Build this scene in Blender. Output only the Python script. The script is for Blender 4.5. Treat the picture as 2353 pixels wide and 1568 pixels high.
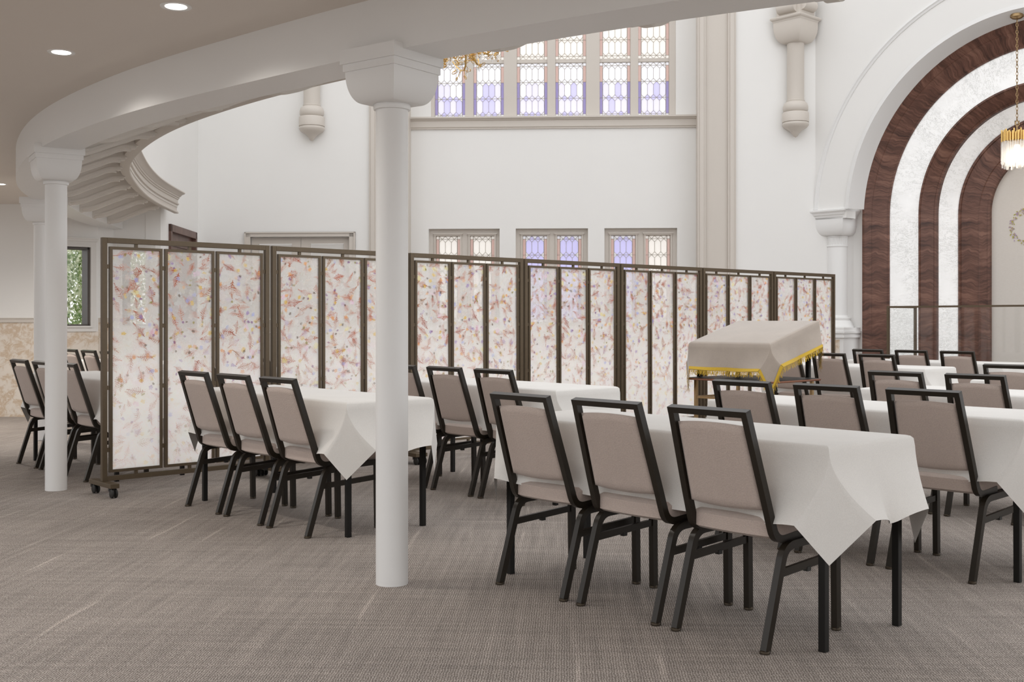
import bpy, bmesh, math, random
from math import pi, sin, cos, radians, sqrt, atan2, hypot
from mathutils import Vector, Matrix

for o in list(bpy.data.objects):
    bpy.data.objects.remove(o, do_unlink=True)
SC = bpy.context.scene
COL = SC.collection
RND = random.Random(7)

# ------------------------------------------------------------------ camera
EYE = 1.24
cam_d = bpy.data.cameras.new('camera')
cam_d.sensor_width = 36.0
cam_d.lens = 36.0 * 2580 / 2353
cam_d.shift_y = -48.0 / 2353
cam_d.clip_start = 0.05
cam = bpy.data.objects.new('camera', cam_d)
cam.location = (0, 0, EYE)
cam.rotation_euler = (pi / 2, 0, 0)
COL.objects.link(cam)
SC.camera = cam

# ------------------------------------------------------------------ world, view
W = bpy.data.worlds.new('world')
SC.world = W
W.use_nodes = True
bg = W.node_tree.nodes['Background']
bg.inputs[0].default_value = (0.985, 0.99, 1.0, 1)
bg.inputs[1].default_value = 1.0
SC.view_settings.view_transform = 'Standard'
SC.view_settings.look = 'None'
SC.view_settings.gamma = 1.0
SC.view_settings.use_curve_mapping = False
SC.view_settings.exposure = 0.53
SC.cycles.max_bounces = 8

# room axes: the furniture grid is turned 42.2 degrees against the back wall
PHI = radians(42.2)
VX = Vector((cos(PHI), sin(PHI), 0))      # away to the right
UX = Vector((-sin(PHI), cos(PHI), 0))     # away to the left
GRID_ROT = PHI - pi / 2                   # local y -> VX, local x -> -UX
BACK_A = radians(-2.8)

# ------------------------------------------------------------------ node helpers
class NT:
    def __init__(s, name):
        s.m = bpy.data.materials.new(name)
        s.m.use_nodes = True
        s.t = s.m.node_tree
        s.b = s.t.nodes['Principled BSDF']
        s.out = s.t.nodes['Material Output']
    def n(s, typ, props=None, **inp):
        nd = s.t.nodes.new(typ)
        for k, v in (props or {}).items():
            setattr(nd, k, v)
        for k, v in inp.items():
            key = int(k[1:]) if k[0] == 'i' and k[1:].isdigit() else k.replace('_', ' ')
            s.set(nd.inputs[key], v)
        return nd
    def set(s, sock, v):
        if isinstance(v, bpy.types.NodeSocket):
            s.t.links.new(v, sock)
        elif isinstance(v, bpy.types.Node):
            s.t.links.new(v.outputs[0], sock)
        else:
            if isinstance(v, (tuple, list)) and len(v) == 3 and sock.type == 'RGBA':
                v = (*v, 1)
            sock.default_value = v
    def math(s, op, a, b=0.0, c=None):
        kw = dict(i0=a, i1=b)
        if c is not None:
            kw['i2'] = c
        return s.n('ShaderNodeMath', {'operation': op}, **kw).outputs[0]
    def mix(s, f, a, b, mode='MIX'):
        nd = s.t.nodes.new('ShaderNodeMix')
        nd.data_type = 'RGBA'
        nd.blend_type = mode
        s.set(nd.inputs[0], f); s.set(nd.inputs[6], a); s.set(nd.inputs[7], b)
        return nd.outputs[2]
    def ramp(s, f, stops, interp='LINEAR'):
        nd = s.t.nodes.new('ShaderNodeValToRGB')
        nd.color_ramp.interpolation = interp
        el = nd.color_ramp.elements
        while len(el) < len(stops):
            el.new(0.5)
        for e, (p, c) in zip(el, stops):
            e.position = p
            e.color = (*c, 1) if len(c) == 3 else c
        s.set(nd.inputs[0], f)
        return nd.outputs[0]
    def smooth(s, x, lo, hi):
        nd = s.n('ShaderNodeMapRange', {'interpolation_type': 'SMOOTHSTEP'}, i0=x, i1=lo, i2=hi)
        return nd.outputs[0]
    def coord(s, kind='Object'):
        return s.n('ShaderNodeTexCoord').outputs[kind]
    def mapping(s, vec, scale=(1, 1, 1), rot=(0, 0, 0), loc=(0, 0, 0)):
        return s.n('ShaderNodeMapping', Vector=vec, Location=loc, Rotation=rot, Scale=scale).outputs[0]
    def noise(s, vec, scale, detail=3, rough=0.5, dist=0.0, out=0):
        return s.n('ShaderNodeTexNoise', Vector=vec, Scale=scale, Detail=detail, Roughness=rough, Distortion=dist).outputs[out]
    def bump(s, h, strength=0.2, dist=0.01):
        nd = s.n('ShaderNodeBump', Strength=strength, Distance=dist, Height=h)
        s.t.links.new(nd.outputs[0], s.b.inputs['Normal'])
    def p(s, **kw):
        for k, v in kw.items():
            s.set(s.b.inputs[k.replace('_', ' ')], v)
        return s

def paint(name, col, rough=0.55, var=0.02, bump=0.04):
    t = NT(name)
    c = t.coord()
    f = t.noise(c, 1.3, 3)
    t.p(Base_Color=t.mix(f, tuple(x * (1 - var) for x in col), tuple(min(1, x * (1 + var)) for x in col)), Roughness=rough)
    t.bump(t.noise(c, 90, 2), bump, 0.002)
    return t.m

def metal(name, col, rough=0.35, metallic=0.8, var=0.12):
    t = NT(name)
    c = t.coord()
    f = t.noise(c, 40, 3)
    t.p(Base_Color=t.mix(f, tuple(x * (1 - var) for x in col), tuple(x * (1 + var) for x in col)),
        Metallic=metallic, Roughness=t.ramp(f, [(0, (rough - .02,) * 3), (1, (rough + .02,) * 3)]))
    return t.m

def cloth_mat(name, col, scale=500, bump=0.25, var=0.06, sheen=0.2):
    t = NT(name)
    c = t.coord()
    big = t.noise(c, 4, 4, 0.6)
    fine = t.noise(c, scale, 2, 0.6)
    a = t.mix(big, tuple(x * (1 - var) for x in col), tuple(min(1, x * (1 + var)) for x in col))
    t.p(Base_Color=t.mix(t.math('MULTIPLY', t.smooth(fine, 0.35, 0.65), 0.35), a, tuple(x * 0.72 for x in col)), Roughness=0.9, Sheen_Weight=sheen, Sheen_Roughness=0.5)
    t.bump(fine, bump, 0.003)
    return t.m

M = {}
M['wall'] = paint('white_wall_paint', (0.83, 0.82, 0.80))
M['white'] = paint('white_column_paint', (0.83, 0.825, 0.815), 0.4)
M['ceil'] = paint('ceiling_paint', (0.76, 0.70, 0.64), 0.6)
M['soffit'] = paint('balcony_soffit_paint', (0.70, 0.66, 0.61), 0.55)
M['trim'] = paint('cream_trim_paint', (0.62, 0.57, 0.515), 0.5)
M['trimwhite'] = paint('grey_window_trim', (0.72, 0.70, 0.67), 0.5)
M['plaster'] = paint('archivolt_plaster', (0.80, 0.795, 0.785), 0.6)
M['bronze'] = metal('dark_bronze_metal', (0.125, 0.092, 0.058), 0.45, 0.45)
M['chairmetal'] = metal('blackened_bronze_chair_metal', (0.020, 0.015, 0.010), 0.33, 0.0)
M['chairmetal'].node_tree.nodes['Principled BSDF'].inputs['Specular IOR Level'].default_value = 0.35
M['glide'] = metal('worn_brass_glide', (0.05, 0.037, 0.024), 0.4, 0.7)
M['black'] = metal('black_table_leg_metal', (0.009, 0.008, 0.007), 0.45, 0.0)
M['black'].node_tree.nodes['Principled BSDF'].inputs['Specular IOR Level'].default_value = 0.3
M['gold'] = metal('polished_gold', (0.75, 0.50, 0.18), 0.22, 1.0)
M['brass'] = metal('brushed_brass', (0.42, 0.29, 0.15), 0.35, 0.9)
M['copper'] = metal('copper_edge', (0.30, 0.14, 0.09), 0.35, 0.8)
M['rubber'] = metal('caster_rubber', (0.02, 0.018, 0.016), 0.6, 0.0)
M['fabric'] = cloth_mat('taupe_chair_fabric', (0.52, 0.425, 0.375), 190, 0.7, 0.09)
M['linen'] = cloth_mat('white_linen', (0.79, 0.765, 0.73), 420, 0.22)
M['velvet'] = cloth_mat('beige_velvet', (0.41, 0.345, 0.29), 300, 0.3, 0.2, 0.5)
M['goldtrim'] = cloth_mat('gold_braid', (0.62, 0.40, 0.035), 200, 0.3)
M['darkwin'] = paint('dark_window_frame', (0.10, 0.085, 0.075), 0.5)
M['lead'] = paint('lead_came', (0.50, 0.46, 0.40), 0.5)

def glass_tint(name, col):
    t = NT(name)
    tr = t.n('ShaderNodeBsdfTranslucent', Color=col)
    gl = t.n('ShaderNodeBsdfGlossy', Color=(1, 1, 1), Roughness=0.25)
    tp = t.n('ShaderNodeBsdfTransparent', Color=col)
    m1 = t.n('ShaderNodeMixShader', i0=0.35, i1=tr, i2=tp)
    m2 = t.n('ShaderNodeMixShader', i0=0.05, i1=m1, i2=gl)
    t.set(t.out.inputs[0], m2)
    return t.m
M['g_white'] = glass_tint('opal_glass', (0.97, 0.97, 1.0))
M['g_cream'] = glass_tint('cream_glass', (0.97, 0.945, 0.915))
M['g_pale'] = glass_tint('pale_lilac_glass', (0.90, 0.885, 1.0))
M['g_lilac'] = glass_tint('lilac_glass', (0.80, 0.78, 0.98))
M['g_pink'] = glass_tint('pink_glass', (0.80, 0.66, 0.62))
M['g_violet'] = glass_tint('violet_glass', (0.56, 0.51, 0.72))
def mk_clear():
    t = NT('clear_glass')
    tp = t.n('ShaderNodeBsdfTransparent', Color=(0.985, 0.988, 0.987))
    gl = t.n('ShaderNodeBsdfGlossy', Color=(1, 1, 1), Roughness=0.03)
    t.set(t.out.inputs[0], t.n('ShaderNodeMixShader', i0=0.025, i1=tp, i2=gl))
    return t.m
M['clear'] = mk_clear()

def mk_marble():
    t = NT('beige_marble_wainscot')
    c = t.coord()
    a = t.noise(c, 1.6, 6, 0.62, 1.2)
    b = t.noise(c, 9, 8, 0.72, 0.8)
    f = t.math('ADD', t.math('MULTIPLY', a, 0.55), t.math('MULTIPLY', b, 0.45))
    col = t.ramp(f, [(0.30, (0.78, 0.70, 0.61)), (0.47, (0.74, 0.67, 0.59)), (0.54, (0.58, 0.44, 0.31)), (0.60, (0.76, 0.69, 0.62)), (0.8, (0.84, 0.79, 0.73))])
    t.p(Base_Color=col, Roughness=0.35)
    return t.m
M['marble'] = mk_marble()

def mk_onyx():
    t = NT('backlit_white_onyx')
    c = t.coord('UV')
    a = t.noise(t.mapping(c, (2.5, 7, 1), (0, 0, 0.6)), 2.2, 9, 0.72, 1.6)
    b = t.noise(t.mapping(c, (9, 3, 1), (0, 0, -0.5)), 2.5, 8, 0.75, 2.2)
    k = t.noise(c, 1.1, 3)
    va = t.smooth(t.math('ABSOLUTE', t.math('SUBTRACT', a, 0.5)), 0.0, 0.042)
    vb = t.smooth(t.math('ABSOLUTE', t.math('SUBTRACT', b, 0.5)), 0.0, 0.03)
    v = t.math('MULTIPLY', va, vb)
    v = t.math('MAXIMUM', v, t.math('MULTIPLY', t.smooth(k, 0.40, 0.65), 0.7))
    col = t.mix(v, (0.60, 0.60, 0.59), (0.95, 0.95, 0.945))
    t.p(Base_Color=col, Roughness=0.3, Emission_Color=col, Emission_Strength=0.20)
    return t.m
M['onyx'] = mk_onyx()

def mk_wood(name, c0, c1, c2):
    t = NT(name)
    uv = t.coord('UV')                      # x across the band, y along it (metres)
    sep = t.n('ShaderNodeSeparateXYZ', Vector=uv)
    wob = t.noise(t.mapping(uv, (2.2, 1.1, 1)), 1.6, 3, 0.5)
    y = t.math('ADD', sep.outputs[1], t.math('MULTIPLY', wob, 0.28))
    vec = t.n('ShaderNodeCombineXYZ', X=t.math('MULTIPLY', sep.outputs[0], 0.35), Y=y)
    g1 = t.noise(t.mapping(vec, (0.4, 1, 1)), 7, 5, 0.6)
    g2 = t.noise(t.mapping(vec, (0.3, 1, 1)), 34, 5, 0.62)
    f = t.math('ADD', t.math('MULTIPLY', g1, 0.55), t.math('MULTIPLY', g2, 0.45))
    col = t.ramp(f, [(0.38, c0), (0.5, c1), (0.63, c2)])
    t.p(Base_Color=col, Roughness=0.42)
    t.bump(g2, 0.06, 0.002)
    return t.m
M['wood'] = mk_wood('zebra_walnut_veneer', (0.046, 0.018, 0.012), (0.125, 0.054, 0.036), (0.225, 0.112, 0.078))
M['doorwood'] = mk_wood('dark_walnut_door', (0.090, 0.046, 0.034), (0.135, 0.072, 0.054), (0.18, 0.10, 0.077))

def mk_panel_wall():
    t = NT('silk_wall_panel')
    c = t.coord()
    f = t.noise(t.mapping(c, (4, 4, 18)), 6, 6, 0.7)
    g = t.noise(c, 1.2, 4)
    col = t.mix(f, (0.62, 0.575, 0.53), (0.75, 0.715, 0.67))
    t.p(Base_Color=t.mix(t.math('MULTIPLY', g, 0.4), col, (0.60, 0.55, 0.50)), Roughness=0.7)
    return t.m
M['silk'] = mk_panel_wall()

def mk_carpet():
    t = NT('woven_grey_carpet')
    c = t.mapping(t.coord(), (1, 1, 1), (0, 0, -BACK_A))
    sep = t.n('ShaderNodeSeparateXYZ', Vector=c)
    X, Y = sep.outputs[0], sep.outputs[1]
    jit = t.noise(c, 30, 3, 0.6)
    rows = t.math('SINE', t.math('ADD', t.math('MULTIPLY', X, 640), t.math('MULTIPLY', jit, 9.0)))
    rows2 = t.math('SINE', t.math('ADD', t.math('MULTIPLY', t.math('ADD', Y, t.math('MULTIPLY', X, 0.6)), 700), t.math('MULTIPLY', jit, 12.0)))
    fleck = t.noise(t.mapping(c, (2.2, 1.0, 1)), 95, 4, 0.8)
    fine = t.noise(c, 330, 2, 0.7)
    weave = t.math('ADD', t.math('MULTIPLY', fleck, 0.75), t.math('MULTIPLY', fine, 0.30))
    weave = t.math('ADD', weave, t.math('ADD', t.math('MULTIPLY', rows, 0.055), t.math('MULTIPLY', rows2, 0.055)))
    base = t.ramp(weave, [(0.38, (0.080, 0.062, 0.051)), (0.52, (0.27, 0.228, 0.198)), (0.66, (0.60, 0.545, 0.50))])
    s1 = t.noise(t.mapping(c, (1.0, 22, 1)), 1.3, 4, 0.65)
    s2 = t.noise(t.mapping(c, (22, 1.0, 1)), 1.3, 4, 0.65)
    big = t.noise(c, 0.8, 4, 0.6)
    def lines(v, along, pitch, ph):
        a = t.math('ABSOLUTE', t.math('SUBTRACT', t.math('FRACT', t.math('ADD', t.math('DIVIDE', t.math('ADD', v, t.math('MULTIPLY', big, 0.10)), pitch), ph)), 0.5))
        return t.math('MULTIPLY', t.math('SUBTRACT', 1.0, t.smooth(a, 0.0, 0.055)), t.smooth(along, 0.50, 0.68))
    bx = t.noise(t.mapping(c, (0.7, 2.4, 1)), 1.5, 2)
    by = t.noise(t.mapping(c, (3.2, 0.7, 1), (0, 0, 0), (3, 7, 0)), 1.5, 2)
    L = t.math('MAXIMUM', lines(X, by, 0.30, 0.2), t.math('MULTIPLY', lines(Y, bx, 0.45, 0.1), 0.5))
    k = t.math('ADD', t.math('MULTIPLY', t.math('SUBTRACT', s1, 0.5), 0.8), t.math('MULTIPLY', t.math('SUBTRACT', s2, 0.5), 0.8))
    k = t.math('ADD', k, t.math('MULTIPLY', t.math('SUBTRACT', big, 0.5), 0.5))
    k = t.math('ADD', k, t.math('MULTIPLY', L, 0.45))
    gain = t.math('ADD', 1.0, k)
    col = t.n('ShaderNodeVectorMath', {'operation': 'SCALE'}, i0=base, Scale=gain)
    t.p(Base_Color=col.outputs[0], Roughness=0.95)
    t.bump(weave, 0.45, 0.006)
    return t.m
M['carpet'] = mk_carpet()

def mk_floral():
    """frosted glass with pressed flowers: rust sprigs, yellow, violet and orange petals"""
    t = NT('pressed_flower_glass')
    oc = t.coord()
    sepz = t.n('ShaderNodeSeparateXYZ', Vector=oc)
    rnd = t.n('ShaderNodeObjectInfo').outputs['Random']
    off = t.n('ShaderNodeCombineXYZ', X=t.math('MULTIPLY', rnd, 37.0), Y=t.math('MULTIPLY', rnd, 83.0))
    flat = t.n('ShaderNodeCombineXYZ', X=sepz.outputs[0], Y=sepz.outputs[2])
    P = t.n('ShaderNodeVectorMath', {'operation': 'ADD'}, i0=flat, i1=off).outputs[0]
    height = sepz.outputs[2]
    def warpv(sc, amp, det):
        w = t.n('ShaderNodeVectorMath', {'operation': 'SUBTRACT'}, i0=t.noise(P, sc, det, out=1), i1=(.5, .5, .5))
        return t.n('ShaderNodeVectorMath', {'operation': 'SCALE'}, i0=w, Scale=amp).outputs[0]
    Pw = t.n('ShaderNodeVectorMath', {'operation': 'ADD'}, i0=P, i1=warpv(6, 0.07, 2)).outputs[0]
    Pw = t.n('ShaderNodeVectorMath', {'operation': 'ADD'}, i0=Pw, i1=warpv(38, 0.013, 3)).outputs[0]
    def cells(scale, shift):
        v = t.n('ShaderNodeVectorMath', {'operation': 'MULTIPLY_ADD'}, i0=Pw, i1=(scale,) * 3, i2=(shift, shift * 1.7, 0)).outputs[0]
        vo = t.n('ShaderNodeTexVoronoi', {'voronoi_dimensions': '2D'}, Vector=v, Scale=1.0, Randomness=1.0)
        loc = t.n('ShaderNodeVectorMath', {'operation': 'SUBTRACT'}, i0=v, i1=vo.outputs['Position']).outputs[0]
        cs = t.n('ShaderNodeSeparateColor', Color=vo.outputs['Color'])
        rot = t.n('ShaderNodeVectorRotate', {'rotation_type': 'Z_AXIS'}, Vector=loc, Angle=t.math('MULTIPLY', cs.outputs[0], 6.283)).outputs[0]
        s = t.n('ShaderNodeSeparateXYZ', Vector=rot)
        return s.outputs[0], s.outputs[1], cs, vo.outputs['Distance']
    def sprig(scale, shift, dens, leaves, slant, wid):
        lx, ly, cs, dist = cells(scale, shift)
        ay = t.math('ABSOLUTE', ly)
        fr = t.math('FRACT', t.math('SUBTRACT', t.math('MULTIPLY', lx, leaves), t.math('MULTIPLY', ay, slant)))
        leaf = t.math('LESS_THAN', fr, 0.36)
        env = t.math('MULTIPLY', t.math('SUBTRACT', 0.42, t.math('ABSOLUTE', t.math('ADD', lx, 0.04))), wid)
        leaf = t.math('MULTIPLY', leaf, t.math('LESS_THAN', ay, env))
        stem = t.math('LESS_THAN', ay, 0.016)
        a = t.math('MAXIMUM', leaf, stem)
        a = t.math('MULTIPLY', a, t.math('LESS_THAN', t.math('ABSOLUTE', lx), 0.44))
        return t.math('MULTIPLY', a, t.math('LESS_THAN', cs.outputs[1], dens)), cs
    def petal(scale, shift, dens, r):
        lx, ly, cs, dist = cells(scale, shift)
        ang = t.math('ARCTAN2', ly, lx)
        rad = t.math('MULTIPLY', t.math('ADD', 0.75, t.math('MULTIPLY', t.math('SINE', t.math('MULTIPLY', ang, 5.0)), 0.14)), r)
        a = t.math('LESS_THAN', dist, rad)
        return t.math('MULTIPLY', a, t.math('LESS_THAN', cs.outputs[1], dens)), cs
    cloud = t.noise(P, 8, 4, 0.72, 1.0, out=1)
    col = t.mix(0.42, (0.91, 0.895, 0.88), cloud, 'OVERLAY')
    for sc, sh, cc in ((17, 0.0, (0.70, 0.42, 0.33)), (24, 5.0, (0.62, 0.58, 0.40))):
        n1 = t.noise(t.mapping(P, (1, 1, 1), (0, 0, sh), (sh, sh, 0)), sc, 3, 0.72, 2.5)
        line = t.math('SUBTRACT', 1.0, t.smooth(t.math('ABSOLUTE', t.math('SUBTRACT', n1, 0.5)), 0.0, 0.016))
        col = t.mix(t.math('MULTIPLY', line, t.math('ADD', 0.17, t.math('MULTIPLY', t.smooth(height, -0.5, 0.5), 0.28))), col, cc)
    # strength of the print fades towards the foot of the panel
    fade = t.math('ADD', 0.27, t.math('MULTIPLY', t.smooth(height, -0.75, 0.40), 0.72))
    tot = None
    patchy = t.smooth(t.noise(P, 16, 3, 0.6), 0.30, 0.62)
    patchy = t.math('ADD', 0.25, t.math('MULTIPLY', patchy, 0.75))
    def lay(mask, cc, k):
        nonlocal col, tot
        m = t.math('MULTIPLY', t.math('MULTIPLY', t.math('MULTIPLY', mask, fade), k), patchy)
        col = t.mix(m, col, cc)
        tot = m if tot is None else t.math('MAXIMUM', tot, m)
    for sc, sh, dn, r, k in ((8, 2.1, 0.5, 0.40, 0.22), (12, 8.3, 0.5, 0.36, 0.26)):
        m, cs = petal(sc, sh, dn, r)
        lay(m, t.ramp(cs.outputs[2], [(0, (0.80, 0.62, 0.68)), (0.35, (0.74, 0.78, 0.62)), (0.7, (0.64, 0.72, 0.80)), (1, (0.80, 0.68, 0.55))]), k)
    m, cs = sprig(9, 0.3, 0.75, 9, 9, 0.40); lay(m, (0.74, 0.58, 0.46), 0.42)
    m, cs = sprig(6.6, 4.4, 0.80, 11, 8, 0.48); lay(m, t.ramp(cs.outputs[2], [(0, (0.40, 0.10, 0.055)), (0.6, (0.55, 0.17, 0.09)), (1, (0.40, 0.22, 0.09))]), 1.0)
    m, cs = sprig(8, 9.7, 0.7, 10, 9, 0.46); lay(m, (0.55, 0.20, 0.12), 0.85)
    m, cs = sprig(9.5, 13.1, 0.5, 9, 8, 0.5); lay(m, (0.50, 0.18, 0.10), 0.85)
    m, cs = petal(10, 21.0, 0.22, 0.30)
    lay(m, t.ramp(cs.outputs[2], [(0, (0.85, 0.62, 0.78)), (0.4, (0.86, 0.78, 0.30)), (0.7, (0.55, 0.45, 0.62))], 'CONSTANT'), 0.6)
    m, cs = petal(18, 5.5, 0.24, 0.36)
    lay(m, t.ramp(cs.outputs[2], [(0, (0.78, 0.55, 0.08)), (0.4, (0.83, 0.42, 0.14)), (0.62, (0.38, 0.26, 0.55)), (0.8, (0.46, 0.50, 0.80))], 'CONSTANT'), 0.75)
    m, cs = petal(26, 15.5, 0.12, 0.34); lay(m, t.ramp(cs.outputs[2], [(0, (0.20, 0.14, 0.10)), (0.4, (0.36, 0.30, 0.06)), (0.7, (0.32, 0.16, 0.34))], 'CONSTANT'), 0.85)
    dif = t.n('ShaderNodeBsdfDiffuse', Color=col)
    tl = t.n('ShaderNodeBsdfTranslucent', Color=col)
    tp = t.n('ShaderNodeBsdfTransparent', Color=(0.97, 0.97, 0.97))
    gl = t.n('ShaderNodeBsdfGlossy', Roughness=0.06, Color=(1, 1, 1))
    body = t.n('ShaderNodeMixShader', i0=0.70, i1=dif, i2=tl)
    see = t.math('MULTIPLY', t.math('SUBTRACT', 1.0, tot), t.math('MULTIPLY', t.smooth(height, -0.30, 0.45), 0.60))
    glow = t.n('ShaderNodeEmission', Color=col, Strength=0.13)      # small even glow added to brighten the panels, no lamp behind them
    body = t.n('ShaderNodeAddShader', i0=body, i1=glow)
    s1 = t.n('ShaderNodeMixShader', i0=see, i1=body, i2=tp)
    fr = t.n('ShaderNodeFresnel', IOR=1.3)
    t.set(t.out.inputs[0], t.n('ShaderNodeMixShader', i0=t.math('MULTIPLY', fr.outputs[0], 0.3), i1=s1, i2=gl))
    return t.m
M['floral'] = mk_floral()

def mk_leaf(name, a, b):
    t = NT(name)
    f = t.smooth(t.noise(t.coord(), 6, 3), 0.38, 0.62)
    col = t.mix(f, a, b)
    d = t.n('ShaderNodeBsdfDiffuse', Color=col)
    tl = t.n('ShaderNodeBsdfTranslucent', Color=col)
    t.set(t.out.inputs[0], t.n('ShaderNodeMixShader', i0=0.4, i1=d, i2=tl))
    return t.m
M['leaf'] = mk_leaf('willow_leaf', (0.22, 0.33, 0.10), (0.95, 0.97, 0.78))
M['leaf2'] = mk_leaf('hedge_leaf', (0.10, 0.20, 0.06), (0.42, 0.55, 0.25))
M['bark'] = paint('bark', (0.10, 0.08, 0.06), 0.9, 0.3, 0.5)
def mk_emit(name, col, st):
    t = NT(name)
    t.p(Base_Color=col, Emission_Color=col, Emission_Strength=st, Roughness=0.5)
    return t.m
M['lamp'] = mk_emit('downlight_lens', (1.0, 0.97, 0.92), 2.5)
M['bulb'] = mk_emit('pendant_bulb', (1.0, 0.86, 0.66), 2.5)
def mk_crystal():
    t = NT('crystal_rod')
    tp = t.n('ShaderNodeBsdfTransparent', Color=(0.97, 0.97, 0.97))
    gl = t.n('ShaderNodeBsdfGlossy', Roughness=0.08)
    df = t.n('ShaderNodeBsdfTranslucent', Color=(0.95, 0.95, 0.95))
    m = t.n('ShaderNodeMixShader', i0=0.72, i1=df, i2=tp)
    t.set(t.out.inputs[0], t.n('ShaderNodeMixShader', i0=0.25, i1=m, i2=gl))
    return t.m
M['crystal'] = mk_crystal()

# ------------------------------------------------------------------ mesh helpers
class MB:
    def __init__(s):
        s.v = []; s.f = []; s.uv = None
    def add(s, vs, fs):
        b = len(s.v)
        s.v += [tuple(p) for p in vs]
        s.f += [tuple(b + i for i in q) for q in fs]
        return s
    def box(s, x0, x1, y0, y1, z0, z1, mtx=None):
        vs = [(x, y, z) for z in (z0, z1) for y in (y0, y1) for x in (x0, x1)]
        if mtx:
            vs = [mtx @ Vector(p) for p in vs]
        return s.add(vs, [(0, 2, 3, 1), (4, 5, 7, 6), (0, 1, 5, 4), (2, 6, 7, 3), (0, 4, 6, 2), (1, 3, 7, 5)])
    def bbox(s, x0, x1, y0, y1, z0, z1, r=0.005):
        """box with chamfered vertical and horizontal edges"""
        bm = bmesh.new()
        bmesh.ops.create_cube(bm, size=1)
        for q in bm.verts:
            q.co = Vector(((x0 + x1) / 2 + q.co.x * (x1 - x0), (y0 + y1) / 2 + q.co.y * (y1 - y0), (z0 + z1) / 2 + q.co.z * (z1 - z0)))
        bmesh.ops.bevel(bm, geom=bm.edges[:], offset=r, segments=2, affect='EDGES', profile=0.6)
        bm.verts.index_update()
        s.add([q.co[:] for q in bm.verts], [[q.index for q in f.verts] for f in bm.faces])
        bm.free()
        return s
    def lathe(s, prof, seg=32, c=(0, 0, 0), a0=0.0, a1=2 * pi):
        full = abs(a1 - a0 - 2 * pi) < 1e-6
        n = seg if full else seg + 1
        vs = []
        for r, z in prof:
            for i in range(n):
                a = a0 + (a1 - a0) * i / seg
                vs.append((c[0] + r * cos(a), c[1] + r * sin(a), c[2] + z))
        fs = []
        for k in range(len(prof) - 1):
            for i in range(seg):
                j = (i + 1) % n
                fs.append((k * n + i, k * n + j, (k + 1) * n + j, (k + 1) * n + i))
        if full:
            fs.append(tuple(range(n - 1, -1, -1)))
            fs.append(tuple((len(prof) - 1) * n + i for i in range(n)))
        return s.add(vs, fs)
    def squares(s, prof, c=(0, 0, 0), rot=0.0):
        """square sections of half width r at height z"""
        vs = []
        for r, z in prof:
            for i in range(4):
                a = rot + pi / 4 + i * pi / 2
                vs.append((c[0] + r * sqrt(2) * cos(a), c[1] + r * sqrt(2) * sin(a), c[2] + z))
        fs = [(3, 2, 1, 0)]
        for k in range(len(prof) - 1):
            for i in range(4):
                j = (i + 1) % 4
                fs.append((k * 4 + i, k * 4 + j, k * 4 + 4 + j, k * 4 + 4 + i))
        k = len(prof) - 1
        fs.append(tuple(k * 4 + i for i in range(4)))
        return s.add(vs, fs)
    def sweep(s, pts, side, w, t):
        """rectangular bar along pts; w along side, t across"""
        pts = [Vector(p) for p in pts]; side = Vector(side).normalized()
        vs = []
        for i, p in enumerate(pts):
            tg = (pts[min(i + 1, len(pts) - 1)] - pts[max(i - 1, 0)]).normalized()
            nm = side.cross(tg).normalized()
            k = 1.0
            if 0 < i < len(pts) - 1:
                d1 = (pts[i] - pts[i - 1]).normalized()
                k = 1 / max(0.6, d1.dot(tg))
            for a, b in ((-1, -1), (1, -1), (1, 1), (-1, 1)):
                vs.append(p + side * (a * w / 2) + nm * (b * t / 2 * k))
        fs = [(0, 1, 2, 3)]
        for i in range(len(pts) - 1):
            for j in range(4):
                q = (j + 1) % 4
                fs.append((i * 4 + j, i * 4 + 4 + j, i * 4 + 4 + q, i * 4 + q))
        e = (len(pts) - 1) * 4
        fs.append((e + 3, e + 2, e + 1, e))
        return s.add(vs, fs)
    def tube(s, pts, r, seg=6):
        pts = [Vector(p) for p in pts]
        rs = r if isinstance(r, (list, tuple)) else [r] * len(pts)
        vs = []; ref = Vector((0.31, 0.17, 0.93))
        for i, p in enumerate(pts):
            tg = (pts[min(i + 1, len(pts) - 1)] - pts[max(i - 1, 0)]).normalized()
            if abs(tg.dot(ref)) > 0.95:
                ref = Vector((0.9, 0.3, 0.1))
            a = tg.cross(ref).normalized(); b = tg.cross(a)
            for j in range(seg):
                q = 2 * pi * j / seg
                vs.append(p + (a * cos(q) + b * sin(q)) * rs[i])
        fs = [tuple(range(seg))]
        for i in range(len(pts) - 1):
            for j in range(seg):
                k = (j + 1) % seg
                fs.append((i * seg + j, i * seg + k, (i + 1) * seg + k, (i + 1) * seg + j))
        e = (len(pts) - 1) * seg
        fs.append(tuple(e + seg - 1 - j for j in range(seg)))
        return s.add(vs, fs)
    def prism(s, poly, y0, y1):
        """polygon in x,z extruded along y"""
        n = len(poly)
        vs = [(x, y0, z) for x, z in poly] + [(x, y1, z) for x, z in poly]
        fs = [tuple(range(n)), tuple(range(2 * n - 1, n - 1, -1))]
        for i in range(n):
            j = (i + 1) % n
            fs.append((i, i + n, j + n, j))
        return s.add(vs, fs)
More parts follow.
